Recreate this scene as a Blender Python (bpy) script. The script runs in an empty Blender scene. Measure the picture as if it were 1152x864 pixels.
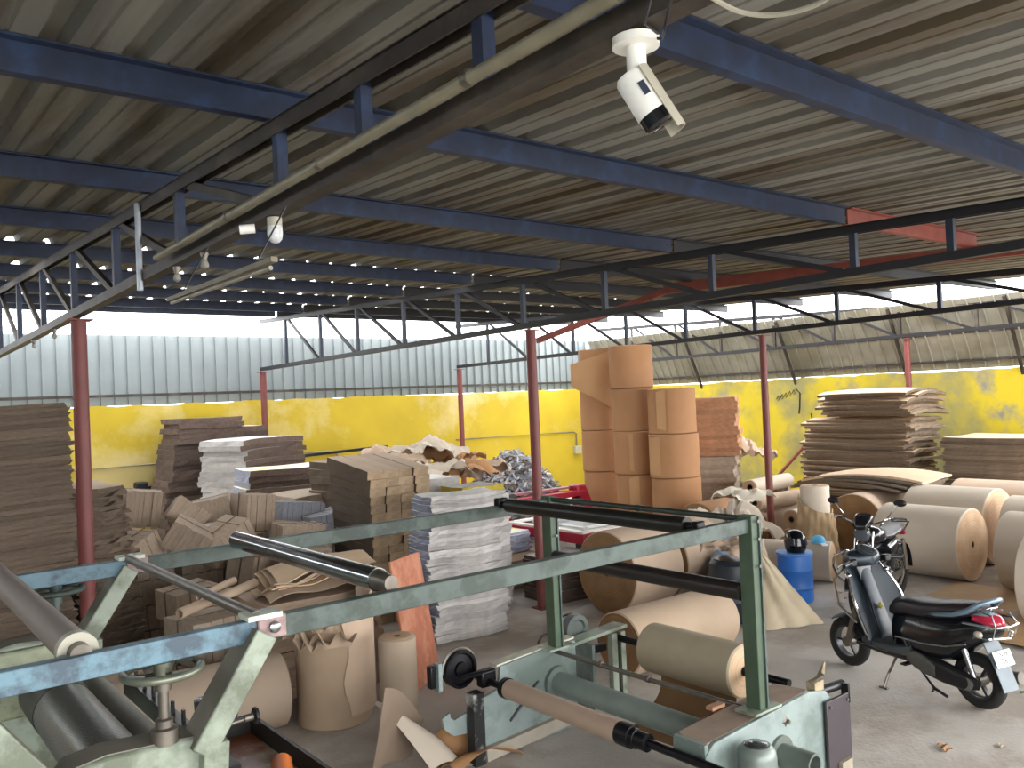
import bpy, math, random
from mathutils import Vector, Matrix
R_ = math.radians
# ------------------------------------------------------------------ camera, world, light, exposure
scn = bpy.context.scene
col = scn.collection
EYE = 2.55
_F = Vector((0.62625, 0.77942, 0.01766)); _R = Vector((0.77929, -0.62516, -0.04337)); _U = Vector((0.02277, -0.04092, 0.99890))
cam_d = bpy.data.cameras.new('camera'); cam = bpy.data.objects.new('camera', cam_d); col.objects.link(cam)
m = Matrix((_R, _U, -_F)).transposed().to_4x4(); m.translation = Vector((0, 0, EYE)); cam.matrix_world = m
cam_d.sensor_width = 36.0; cam_d.lens = 943.84 / 1152 * 36; cam_d.clip_start = 0.05; cam_d.clip_end = 300
scn.camera = cam
vs = scn.view_settings
vs.view_transform = 'Standard'; vs.look = 'None'; vs.gamma = 1.0; vs.use_curve_mapping = False
vs.exposure = 1.6
w = bpy.data.worlds.new('sky'); scn.world = w; w.use_nodes = True
nt = w.node_tree; bg = nt.nodes['Background']
tc = nt.nodes.new('ShaderNodeTexCoord'); sx = nt.nodes.new('ShaderNodeSeparateXYZ'); rp = nt.nodes.new('ShaderNodeValToRGB')
nt.links.new(tc.outputs['Generated'], sx.inputs[0]); nt.links.new(sx.outputs['Z'], rp.inputs[0]); nt.links.new(rp.outputs[0], bg.inputs['Color'])
rp.color_ramp.elements[0].position = 0.0; rp.color_ramp.elements[0].color = (0.97, 0.985, 1.0, 1)
rp.color_ramp.elements[1].position = 0.6; rp.color_ramp.elements[1].color = (0.97, 0.985, 1.0, 1)
bg.inputs['Strength'].default_value = 3.0
sun_d = bpy.data.lights.new('sun', 'SUN'); sun = bpy.data.objects.new('sun', sun_d); col.objects.link(sun)
sun_d.energy = 1.2; sun_d.angle = R_(50); sun_d.color = (1.0, 0.96, 0.9)
sun.rotation_euler = Vector((-0.55, 0.62, -0.52)).to_track_quat('-Z', 'Y').to_euler()   # hazy sun behind and to the right

# ------------------------------------------------------------------ helpers
def lin(h):
    h = h.lstrip('#'); c = [int(h[i:i + 2], 16) / 255 for i in (0, 2, 4)]
    return tuple(x / 12.92 if x <= .04045 else ((x + .055) / 1.055) ** 2.4 for x in c)

MATS = {}
def mat(name, c, rough=.6, metal=0.0, var=.18, scale=6.0, stretch=(1, 1, 1), c2=None, c2amt=.5, orand=0.0, bump=0.0, bscale=None, spec=.5, detail=5):
    if name in MATS: return MATS[name]
    c = lin(c) if isinstance(c, str) else c
    M = bpy.data.materials.new(name); M.use_nodes = True; t = M.node_tree; N = t.nodes; L = t.links
    b = N['Principled BSDF']; b.inputs['Roughness'].default_value = rough; b.inputs['Metallic'].default_value = metal
    b.inputs['Specular IOR Level'].default_value = spec
    tc = N.new('ShaderNodeTexCoord'); mp = N.new('ShaderNodeMapping'); mp.inputs['Scale'].default_value = stretch
    L.new(tc.outputs['Object'], mp.inputs[0])
    no = N.new('ShaderNodeTexNoise'); no.inputs['Scale'].default_value = scale; no.inputs['Detail'].default_value = detail
    L.new(mp.outputs[0], no.inputs[0])
    r = N.new('ShaderNodeValToRGB'); r.color_ramp.elements[0].position = .3; r.color_ramp.elements[1].position = .7
    r.color_ramp.elements[0].color = tuple(x * (1 - var) for x in c) + (1,); r.color_ramp.elements[1].color = tuple(min(1, x * (1 + var)) for x in c) + (1,)
    L.new(no.outputs[0], r.inputs[0]); out = r.outputs[0]
    if c2:
        c2 = lin(c2) if isinstance(c2, str) else c2
        n2 = N.new('ShaderNodeTexNoise'); n2.inputs['Scale'].default_value = scale * .37; n2.inputs['Detail'].default_value = 8; n2.inputs['Roughness'].default_value = .65
        L.new(mp.outputs[0], n2.inputs[0])
        r2 = N.new('ShaderNodeValToRGB'); r2.color_ramp.elements[0].position = 1 - c2amt - .12 if False else .62 - .3 * c2amt; r2.color_ramp.elements[1].position = .74 - .3 * c2amt
        L.new(n2.outputs[0], r2.inputs[0])
        mx = N.new('ShaderNodeMix'); mx.data_type = 'RGBA'; L.new(r2.outputs[0], mx.inputs[0]); L.new(out, mx.inputs[6]); mx.inputs[7].default_value = c2 + (1,)
        out = mx.outputs[2]
    if orand:
        oi = N.new('ShaderNodeObjectInfo'); mr = N.new('ShaderNodeMapRange'); mr.inputs[3].default_value = 1 - orand; mr.inputs[4].default_value = 1 + orand
        L.new(oi.outputs['Random'], mr.inputs[0]); hs = N.new('ShaderNodeHueSaturation'); L.new(mr.outputs[0], hs.inputs['Value']); L.new(out, hs.inputs['Color']); out = hs.outputs[0]
    L.new(out, b.inputs['Base Color'])
    if bump:
        bp = N.new('ShaderNodeBump'); bp.inputs['Strength'].default_value = bump; bp.inputs['Distance'].default_value = .02
        n3 = N.new('ShaderNodeTexNoise'); n3.inputs['Scale'].default_value = bscale or scale * 4; n3.inputs['Detail'].default_value = 6
        L.new(mp.outputs[0], n3.inputs[0]); L.new(n3.outputs[0], bp.inputs['Height']); L.new(bp.outputs[0], b.inputs['Normal'])
    MATS[name] = M
    return M

def frame_of(d):
    d = Vector(d).normalized(); a = Vector((0, 0, 1)) if abs(d.z) < .95 else Vector((1, 0, 0))
    s = d.cross(a).normalized(); return s, s.cross(d).normalized()

class MB:
    """collects shapes and links them as ONE mesh object"""
    def __init__(s): s.v = []; s.f = []; s.mi = []; s.cur = 0
    def add(s, vs, fs):
        o = len(s.v); s.v += [tuple(x) for x in vs]
        for f in fs: s.f.append(tuple(i + o for i in f)); s.mi.append(s.cur)
        return s
    def box(s, c, sz, rot=None):
        c = Vector(c); h = [x / 2 for x in sz]
        vs = [Vector((x * h[0], y * h[1], z * h[2])) for x in (-1, 1) for y in (-1, 1) for z in (-1, 1)]
        if rot is not None: vs = [rot @ q for q in vs]
        return s.add([c + q for q in vs], [(0, 1, 3, 2), (4, 6, 7, 5), (0, 4, 5, 1), (2, 3, 7, 6), (0, 2, 6, 4), (1, 5, 7, 3)])
    def bar(s, a, b, w, h, up=(0, 0, 1)):
        a = Vector(a); b = Vector(b); d = (b - a).normalized(); up = Vector(up)
        if abs(d.dot(up)) > .98: up = Vector((1, 0, 0))
        sd = d.cross(up).normalized() * w / 2; u = sd.cross(d).normalized() * h / 2
        vs = [p + x * sd + y * u for p in (a, b) for x, y in ((-1, -1), (1, -1), (1, 1), (-1, 1))]
        return s.add(vs, [(0, 3, 2, 1), (4, 5, 6, 7)] + [(i, (i + 1) % 4, 4 + (i + 1) % 4, 4 + i) for i in range(4)])
    def prism(s, poly, vec):
        vec = Vector(vec); n = len(poly); P = [Vector(p) for p in poly]
        return s.add(P + [p + vec for p in P], [tuple(range(n - 1, -1, -1)), tuple(range(n, 2 * n))] + [(i, (i + 1) % n, n + (i + 1) % n, n + i) for i in range(n)])
    def tube(s, a, b, r, n=14, r2=None, hole=0, caps=True):
        a = Vector(a); b = Vector(b); r2 = r if r2 is None else r2; x, y = frame_of(b - a)
        ring = lambda p, q: [p + (x * math.cos(2 * math.pi * i / n) + y * math.sin(2 * math.pi * i / n)) * q for i in range(n)]
        if hole:
            vs = ring(a, r) + ring(b, r2) + ring(b, hole) + ring(a, hole); fs = []
            for k in range(4):
                for i in range(n): fs.append((k * n + i, k * n + (i + 1) % n, ((k + 1) % 4) * n + (i + 1) % n, ((k + 1) % 4) * n + i))
            return s.add(vs, fs)
        fs = [(i, (i + 1) % n, n + (i + 1) % n, n + i) for i in range(n)]
        if caps: fs += [tuple(range(n - 1, -1, -1)), tuple(range(n, 2 * n))]
        return s.add(ring(a, r) + ring(b, r2), fs)
    def path(s, pts, r, n=8, closed=False):
        P = [Vector(p) for p in pts]; N = len(P); rs = r if isinstance(r, (list, tuple)) else [r] * N; vs = []; px = None
        for i, p in enumerate(P):
            d = (P[(i + 1) % N] - P[i - 1]) if closed else (P[min(i + 1, N - 1)] - P[max(i - 1, 0)])
            d = d.normalized()
            if px is None: x, y = frame_of(d)
            else: x = (px - d * px.dot(d)).normalized(); y = d.cross(x)
            px = x
            vs += [p + (x * math.cos(2 * math.pi * k / n) + y * math.sin(2 * math.pi * k / n)) * rs[i] for k in range(n)]
        fs = []
        for i in range(N if closed else N - 1):
            j = (i + 1) % N
            for k in range(n): fs.append((i * n + k, i * n + (k + 1) % n, j * n + (k + 1) % n, j * n + k))
        if not closed: fs += [tuple(range(n - 1, -1, -1)), tuple(range((N - 1) * n, N * n))]
        return s.add(vs, fs)
    def lathe(s, prof, o=(0, 0, 0), axis=(0, 0, 1), n=24, wob=None):
        o = Vector(o); ax = Vector(axis).normalized(); x, y = frame_of(ax); vs = []
        for k, (r, z) in enumerate(prof):
            for i in range(n):
                t = 2 * math.pi * i / n; q = r * (1 + (wob(t, k) if wob else 0))
                vs.append(o + ax * z + (x * math.cos(t) + y * math.sin(t)) * q)
        m_ = len(prof); fs = []
        for k in range(m_ - 1):
            for i in range(n): fs.append((k * n + i, k * n + (i + 1) % n, (k + 1) * n + (i + 1) % n, (k + 1) * n + i))
        if prof[0][0] > 1e-6: fs.append(tuple(range(n - 1, -1, -1)))
        if prof[-1][0] > 1e-6: fs.append(tuple(range((m_ - 1) * n, m_ * n)))
        return s.add(vs, fs)
    def loft(s, loops):
        n = len(loops[0]); vs = [p for l in loops for p in l]; fs = []
        for k in range(len(loops) - 1):
            for i in range(n): fs.append((k * n + i, k * n + (i + 1) % n, (k + 1) * n + (i + 1) % n, (k + 1) * n + i))
        fs += [tuple(range(n - 1, -1, -1)), tuple(range((len(loops) - 1) * n, len(loops) * n))]
        return s.add(vs, fs)
    def sheet(s, fn, nu, nv, t):
        """a bent sheet of real thickness: fn(a,b) gives a point for a,b in 0..1"""
        P = [[Vector(fn(i / nu, j / nv)) for j in range(nv + 1)] for i in range(nu + 1)]; top = []; bot = []
        for i in range(nu + 1):
            for j in range(nv + 1):
                du = P[min(i + 1, nu)][j] - P[max(i - 1, 0)][j]; dv = P[i][min(j + 1, nv)] - P[i][max(j - 1, 0)]
                n = du.cross(dv); n = n.normalized() if n.length > 1e-9 else Vector((0, 0, 1))
                top.append(P[i][j] + n * t / 2); bot.append(P[i][j] - n * t / 2)
        W = nv + 1; K = len(top); fs = []
        for i in range(nu):
            for j in range(nv):
                a = i * W + j; fs.append((a, a + W, a + W + 1, a + 1)); fs.append((K + a, K + a + 1, K + a + W + 1, K + a + W))
        for i in range(nu):
            for j in (0, nv):
                a = i * W + j; b = a + W; fs.append((a, b, K + b, K + a) if j else (b, a, K + a, K + b))
        for j in range(nv):
            for i in (0, nu):
                a = i * W + j; b = a + 1; fs.append((b, a, K + a, K + b) if i else (a, b, K + b, K + a))
        return s.add(top + bot, fs)
    def sphere(s, c, r, n=16, sc=(1, 1, 1), m_=10):
        prof = [(max(1e-7, math.sin(math.pi * k / m_)) * r, -math.cos(math.pi * k / m_) * r) for k in range(m_ + 1)]
        o = len(s.v); s.lathe(prof, (0, 0, 0), n=n)
        s.v[o:] = [(c[0] + x * sc[0], c[1] + y * sc[1], c[2] + z * sc[2]) for x, y, z in s.v[o:]]
        return s
    def mesh(s, name, mats, off=(0, 0, 0), smooth=40, recalc=True):
        me = bpy.data.meshes.new(name); o = Vector(off)
        me.from_pydata([tuple(Vector(q) - o) for q in s.v], [], s.f)
        for M in (mats if isinstance(mats, (list, tuple)) else [mats]): me.materials.append(M)
        me.polygons.foreach_set('material_index', s.mi)
        if recalc:
            import bmesh
            b = bmesh.new(); b.from_mesh(me); bmesh.ops.remove_doubles(b, verts=b.verts, dist=1e-6); bmesh.ops.recalc_face_normals(b, faces=b.faces); b.to_mesh(me); b.free()
        if smooth:
            me.polygons.foreach_set('use_smooth', [True] * len(me.polygons)); me.set_sharp_from_angle(angle=R_(smooth))
        me.update(); return me
    def build(s, name, mats, parent=None, at=None, local=False, smooth=40, bevel=0):
        """at = origin of a top-level object; under a parent the mesh is put in the parent's own frame"""
        off = Vector((0, 0, 0))
        if parent is not None:
            if not local:
                p = parent; 
                while p is not None: off = off + p.location; p = p.parent
        elif at is not None: off = Vector(at)
        else:
            xs = [q[0] for q in s.v]; ys = [q[1] for q in s.v]; zs = [q[2] for q in s.v]
            off = Vector(((min(xs) + max(xs)) / 2, (min(ys) + max(ys)) / 2, min(zs)))
        o = bpy.data.objects.new(name, s.mesh(name, mats, off, smooth)); col.objects.link(o)
        if parent is not None: o.parent = parent
        else: o.location = off
        if bevel:
            b = o.modifiers.new('bevel', 'BEVEL'); b.width = bevel; b.segments = 2; b.limit_method = 'ANGLE'; b.angle_limit = R_(50)
        return o

def tag(o, label=None, cat=None, group=None, kind=None):
    if label: o['label'] = label
    if cat: o['category'] = cat
    if group: o['group'] = group
    if kind: o['kind'] = kind
    return o
def thing(name, label, cat, loc, rz=0, group=None):
    o = bpy.data.objects.new(name, None); col.objects.link(o); o.location = loc; o.rotation_euler = (0, 0, rz); o.empty_display_size = .1
    return tag(o, label, cat, group)
def struct(o): o['kind'] = 'structure'; return o

# ------------------------------------------------------------------ materials
Yel = mat('yellow_paint', '#d9c31a', .75, var=.1, scale=1.2, c2='#e2d27c', c2amt=.35)
Conc = mat('dusty_concrete', '#bab4ac', .9, var=.12, scale=1.6, c2='#9f9488', c2amt=.5, bump=.25, bscale=30)
RoofM = mat('galvanised_roof', '#74736c', .6, .1, var=.28, scale=2.2, stretch=(3, .3, 1), c2='#544a3a', c2amt=.5)
Clad = mat('grey_cladding', '#7f8789', .55, .1, var=.07, scale=2)
CladR = mat('weathered_cladding', '#8d8a7d', .6, .05, var=.14, scale=1.5, c2='#77725f', c2amt=.4)
Maroon = mat('maroon_paint', '#6e3531', .5, var=.12, scale=5)
Navy = mat('navy_paint', '#14213a', .5, var=.35, scale=9, c2='#1c3252', c2amt=.3)
NavyD = mat('dark_navy_paint', '#1b2436', .45, var=.25, scale=8)
Rust = mat('rusty_primer', '#7a3a2e', .65, var=.2, scale=6)
Chord = mat('dark_steel', '#332d29', .55, .2, var=.3, scale=5, c2='#4c453c', c2amt=.4)
ChordB = mat('black_steel', '#1d1c20', .5, .2, var=.2, scale=5)
Pvc = mat('grey_pvc', '#7c7763', .5, var=.15, scale=8)
White = mat('white_plastic', '#e8e8e2', .4, var=.04)
WhiteOld = mat('yellowed_plastic', '#a9a595', .45, var=.1, scale=12)
Blk = mat('black_plastic', '#141416', .4, var=.1)
BlkGloss = mat('black_gloss', '#0b0c10', .12, var=.05)
BlkOil = mat('oily_black_steel', '#17161a', .35, .5, var=.3, scale=20)
Chrome = mat('chrome', '#d4d6d8', .12, 1.0, var=.05)
Steel = mat('bright_steel', '#8d8f90', .25, .9, var=.2, scale=14)
SteelD = mat('worn_steel', '#6d675f', .4, .6, var=.25, scale=14)
Mint = mat('mint_enamel', '#8d9788', .45, var=.08, scale=7, c2='#5f6656', c2amt=.5)
MintB = mat('pale_blue_enamel', '#85918e', .45, var=.08, scale=5, c2='#66726d', c2amt=.5)
GreenR = mat('green_rail_paint', '#46534e', .5, var=.14, scale=14, c2='#2f3b35', c2amt=.5)
BlueR = mat('blue_rail_paint', '#61808f', .5, var=.12, scale=14, c2='#3e4f5c', c2amt=.5)
PostG = mat('dark_green_paint', '#40513f', .5, var=.15, scale=9)
Kraft = mat('kraft_paper', '#b39c86', .75, var=.06, scale=3, orand=.06)
KraftP = mat('pale_kraft_paper', '#c0b3a2', .75, var=.05, scale=3, orand=.05)
KraftD = mat('brown_kraft_paper', '#a87d55', .75, var=.07, scale=3, orand=.06)
KraftE = mat('kraft_roll_end', '#a98c6c', .8, var=.12, scale=26, stretch=(1, 1, 1), orand=.05)
Card = mat('cardboard_edges', '#7b6d5d', .9, var=.22, scale=24, stretch=(1, 1, 3), orand=.16)
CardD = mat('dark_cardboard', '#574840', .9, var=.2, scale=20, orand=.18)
CardT = mat('cardboard_face', '#b09a84', .85, var=.07, scale=4, orand=.1)
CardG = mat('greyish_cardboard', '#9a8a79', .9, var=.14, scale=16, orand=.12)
CardO = mat('reddish_cardboard', '#a5795a', .9, var=.16, scale=16, orand=.14)
PapW = mat('white_paper', '#aaa6a3', .8, var=.14, scale=10, orand=.22)
PapTop = mat('lit_white_sheet_face', '#e2dfd8', .8, var=.04, scale=4, orand=.04)  # light falling on the paper tops is put into this whiter colour
PapLil = mat('bluish_paper', '#8f93a6', .8, var=.14, scale=10, orand=.15)
PapY = mat('yellow_print', '#e3d469', .6, var=.2, scale=5, c2='#f2efe2', c2amt=.7)
Ply = mat('orange_plywood', '#a8654a', .7, var=.16, scale=9, c2='#bb7f62', c2amt=.5)
Red = mat('red_enamel', '#a31630', .4, var=.1)
Blue = mat('blue_drum_plastic', '#2f6fc4', .45, var=.12, scale=5)
Core = mat('core_tube', '#5b4636', .9, var=.1)
# ------------------------------------------------------------------ structure
UR, VB = 16.6, 16.5            # inner faces of the right and the back wall
zroof = lambda v: 3.83 + .0373 * v
b = MB(); b.box((4, -4, -.05), (44, 42, .1)); struct(b.build('floor', Conc, at=(0, 0, 0), smooth=0))

def ribbed(n0, n1, pitch, prof):
    pts = []; x = n0
    while x < n1:
        for f, h in prof: pts.append((x + f * pitch, h))
        x += pitch
    return pts
# roof: trapezoid ribs running down the slope, sheets lapped at every second purlin
prof = None
b = MB()
laps = [-3.4, 9.12, 10.87, 12.62, 14.37, 15.7]
rr = random.Random(9); PT = .30
shape = [(0, 0), (.12, 0), (.19, .055), (.42, .055), (.49, 0), (.74, 0), (.76, .008), (.79, .008), (.81, 0), (1.0, 0)]
x = -4.2
while x < 14.2:
    for k in range(len(laps) - 1):
        # the sheets past the posts end raggedly short of the next purlin, so daylight shows between them
        v0 = laps[k] + (0 if k == 0 else rr.choice((.05, .15, .3, .42, .55)))
        v1 = laps[k + 1] - (rr.choice((0, 0, .05)) if k < len(laps) - 2 else 0)
        seg = [(x + f * PT, h) for f, h in shape]
        vs_ = [(q, vv, zroof(vv) + .072 + h) for vv in (v0, v1) for q, h in seg]; n = len(seg); K = 2 * n
        top = [(q, y, z + .004) for q, y, z in vs_]
        b.add(vs_ + top, [(i, i + 1, n + i + 1, n + i) for i in range(n - 1)] + [(K + i, K + n + i, K + n + i + 1, K + i + 1) for i in range(n - 1)]
              + [(i, K + i, K + i + 1, i + 1) for i in range(n - 1)] + [(n + i, n + i + 1, K + n + i + 1, K + n + i) for i in range(n - 1)])
    x += PT
struct(b.build('ceiling', RoofM, at=(0, 0, 3.8), smooth=0))

# yellow masonry walls with an uneven top, then the sheet cladding above
def wallpanel(name, p0, p1, nrm, h, m):
    rnd = random.Random(5); b = MB(); p0 = Vector(p0); p1 = Vector(p1); nrm = Vector(nrm); L = (p1 - p0).length; n = 60; top = [h + rnd.uniform(-.02, .025) for _ in range(n + 1)]
    poly = [p0 + Vector((0, 0, 0))] + [p1] + [p0 + (p1 - p0) * (i / n) + Vector((0, 0, top[i])) for i in range(n, -1, -1)]
    b.prism(poly, nrm * .23); return struct(b.build(name, m, at=p0, smooth=0))
WallR = None
def wallmat(name, grime):
    M = mat(name, '#b59d20' if not grime else '#bda81f', .8, var=.1, scale=1.1, c2='#c9b678' if not grime else '#8d8652', c2amt=.38 if not grime else .5)
    t = M.node_tree; N = t.nodes; L = t.links; bs = N['Principled BSDF']; src = bs.inputs['Base Color'].links[0].from_socket
    tc = N.new('ShaderNodeTexCoord'); no = N.new('ShaderNodeTexNoise'); no.inputs['Scale'].default_value = .8 if grime else .45; no.inputs['Detail'].default_value = 9; no.inputs['Roughness'].default_value = .7
    mp = N.new('ShaderNodeMapping'); mp.inputs['Location'].default_value = (3.3, 7.1, 1.2); L.new(tc.outputs['Object'], mp.inputs[0]); L.new(mp.outputs[0], no.inputs[0])
    r = N.new('ShaderNodeValToRGB'); r.color_ramp.elements[0].position = .53 if grime else .58; r.color_ramp.elements[1].position = .64 if grime else .78; L.new(no.outputs[0], r.inputs[0])
    mx = N.new('ShaderNodeMix'); mx.data_type = 'RGBA'; L.new(r.outputs[0], mx.inputs[0]); L.new(src, mx.inputs[6]); mx.inputs[7].default_value = lin('#7f7d70' if grime else '#c4b288') + (1,)
    L.new(mx.outputs[2], bs.inputs['Base Color']); return M
wallpanel('wall_back', (-4, VB, 0), (UR + .23, VB, 0), (0, 1, 0), 2.73, wallmat('yellow_wall', False))
wallpanel('wall_right', (UR, VB, 0), (UR, 4.4, 0), (1, 0, 0), 2.72, wallmat('mouldy_yellow_wall', True))
b = MB(); b.box((-4.1, 6.2, 1.9), (.12, 20.6, 3.8)); struct(b.build('wall_left', Clad, smooth=0))
def cladding(name, a, bb, z0, z1, lean, m, out):
    """vertical ribbed sheets from a to bb (ground line); lean pushes the top along 'out' by that much"""
    a = Vector(a); bb = Vector(bb); out = Vector(out); L = (bb - a).length; d = (bb - a) / L; MBb = MB()
    pr = ribbed(0, L, .235, [(0, 0), (.88, 0), (.895, -.05), (.965, -.05), (.98, 0)])
    rnd = random.Random(3)
    lv = 7 if lean else 1; rows = []
    for r in range(lv + 1):
        f = r / lv; z = z0 + (z1 - z0) * f; bow = lean * (f ** 1.3)
        rows.append([a + d * x + out * (-h + .0) + out * bow + Vector((0, 0, z)) for x, h in pr])
    n = len(pr)
    for k in range(lv):
        vs_ = rows[k] + rows[k + 1]; bk = [q + out * -.003 for q in vs_]; K = 2 * n
        MBb.add(vs_ + bk, [(i, i + 1, n + i + 1, n + i) for i in range(n - 1)] + [(K + i, K + n + i, K + n + i + 1, K + i + 1) for i in range(n - 1)])
    return struct(MBb.build(name, m, at=a + Vector((0, 0, z0)), smooth=0))
cladding('wall_back_upper', (-4, VB + .14, 0), (UR, VB + .14, 0), 2.735, 4.05, 0, Clad, (0, -1, 0))
cladding('wall_right_upper', (UR + .1, VB, 0), (UR + .1, 3.4, 0), 2.745, 4.02, .75, CladR, (-1, 0, 0))
# rails behind the cladding
b = MB(); b.bar((-4, VB + .06, 2.92), (UR, VB + .06, 2.92), .05, .05); struct(b.build('trim_1', Chord))
b = MB(); b.bar((UR + .02, VB, 2.9), (UR + .02, 3.4, 2.9), .05, .05); b.bar((UR - .22, VB, 3.42), (UR - .22, 3.4, 3.42), .04, .045); struct(b.build('trim_2', Chord))
for i, vv in enumerate((4.2, 6.0, 8.1, 10.6, 13.2)):
    b = MB(); b.bar((UR + .02, vv, 2.6), (UR - .66, vv, 3.98), .05, .05); struct(b.build('trim_%d' % (3 + i), Chord))

# ------------------------------------------------------------------ posts, trusses, purlins
UT = [1.6, 6.6, 11.37, 16.06]; VP = 7.81
zb = lambda v: 3.475 - .0098 * (v - 1); zt = lambda v: zroof(v) - .10
POSTL = ['maroon round post before the tall sheet stack at left', 'maroon round post beside the red printing table', 'maroon round post rising behind the blue drum', 'maroon round post against the mouldy yellow wall', 'maroon post on the back wall by the dark sheet stacks', 'maroon post on the back wall above the crumpled brown paper']
def post(u, v, r, lab):
    t = thing('steel_post', lab, 'post', (u, v, 0))
    h = zb(v) - .04
    b = MB(); b.tube((u, v, .0), (u, v, h), r, 20); b.build('pole', Maroon, t)
    b = MB(); b.box((u, v, h + .006), (.2, .16, .012)); b.build('cap_plate', Rust, t)
    b = MB(); b.box((u, v, .008), (.19, .19, .016)); b.build('base_plate', Rust, t)
for i in range(4): post(UT[i], VP, .062 if i < 2 else .055, POSTL[i])
post(6.6, 16.1, .06, POSTL[4]); post(11.37, 16.1, .06, POSTL[5])
VV = [1.35, 2.06, 2.83, 3.61, 5.06, 6.52, 7.93, 9.32, 10.72, 12.16, 13.5, 14.95]
TL = ['nearest roof truss with two security cameras under it', 'black roof truss over the machine and the red printing table', 'third roof truss crossing behind the brown roll towers', 'farthest roof truss against the sheeting over the mouldy wall']
for k, u in enumerate(UT):
    t = thing('roof_truss', TL[k], 'roof truss', (u, VP, 3.3))
    v0, v1 = -3.4, 16.15
    cm = Chord if k == 0 else ChordB; vm = Navy if k == 0 else NavyD if k < 3 else Chord
    b = MB(); b.bar((u, v0, zt(v0)), (u, v1, zt(v1)), .07, .012); b.bar((u - .03, v0, zt(v0) - .035), (u - .03, v1, zt(v1) - .035), .01, .07); b.bar((u + .03, v0, zt(v0) - .035), (u + .03, v1, zt(v1) - .035), .01, .07); b.build('top_chord', cm, t)
    b = MB(); b.bar((u, v0, zb(v0)), (u, v1, zb(v1)), .075, .012); b.bar((u - .033, v0, zb(v0) + .03), (u - .033, v1, zb(v1) + .03), .01, .065); b.bar((u + .033, v0, zb(v0) + .03), (u + .033, v1, zb(v1) + .03), .01, .065); b.build('bottom_chord', cm, t)
    for v in [-2.2, -1.2, -.1, .6] + VV:
        b = MB(); b.bar((u, v, zb(v) + .01), (u, v, zt(v) - .01), .055, .05, up=(1, 0, 0)); b.build('web_post', vm, t)
    for a in range(4, len(VV)):
        near, far = VV[a - 1] + .1, VV[a] - .06
        if k == 1 and a == 1: continue
        b = MB(); b.bar((u, far, zt(far) - .02), (u, near, zb(near) + .05), .04, .045); b.build('diagonal_brace', cm, t)
PV = [-3.0, .3, 2.05, 3.7, 5.59, 7.3, 9.05, 10.8, 12.55, 14.3, 15.5]
nth = ['at the open edge of the roof', 'nearest overhead', 'first ahead of the hanging camera', 'second ahead of the hanging camera', 'third ahead of the hanging camera', 'over the row of maroon posts', 'first past the row of posts', 'second past the row of posts', 'third past the row of posts', 'last but one before the back wall', 'last before the back wall']
for i, v in enumerate(PV):
    z = zroof(v)
    def zsec(u0, u1, m, lab):
        t = thing('purlin', lab, 'purlin', ((u0 + u1) / 2, v, z))
        b = MB(); b.bar((u0, v, z), (u1, v, z), .012, .13); b.build('web', m, t)
        b = MB(); b.bar((u0, v + .025, z - .062), (u1, v + .025, z - .062), .06, .01); b.build('lower_flange', m, t)
        b = MB(); b.bar((u0, v - .025, z + .062), (u1, v - .025, z + .062), .06, .01); b.build('upper_flange', m, t)
    zsec(-4, 6.64, Navy, 'blue roof purlin left of the black truss, ' + nth[i])
    zsec(6.68, 14.55 if i != 3 else 9.2, Rust if i == 3 else ChordB, ('short rust red purlin between the black truss and the red rafter' if i == 3 else 'dark roof purlin right of the black truss, ' + nth[i]))
t = thing('rafter', 'dark red rafter bending down behind the black roof truss', 'rafter', (9.1, 4, 3.75))
b = MB(); b.bar((9.1, -1.8, zroof(-1.8) - .15), (9.1, 7.8, zroof(7.8) - .12), .07, .14); b.build('beam', Rust, t)
b = MB(); b.bar((9.1, 7.7, zroof(7.7) - .13), (9.1, 10.6, 3.5), .06, .09); b.build('knee_brace', Rust, t)

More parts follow.
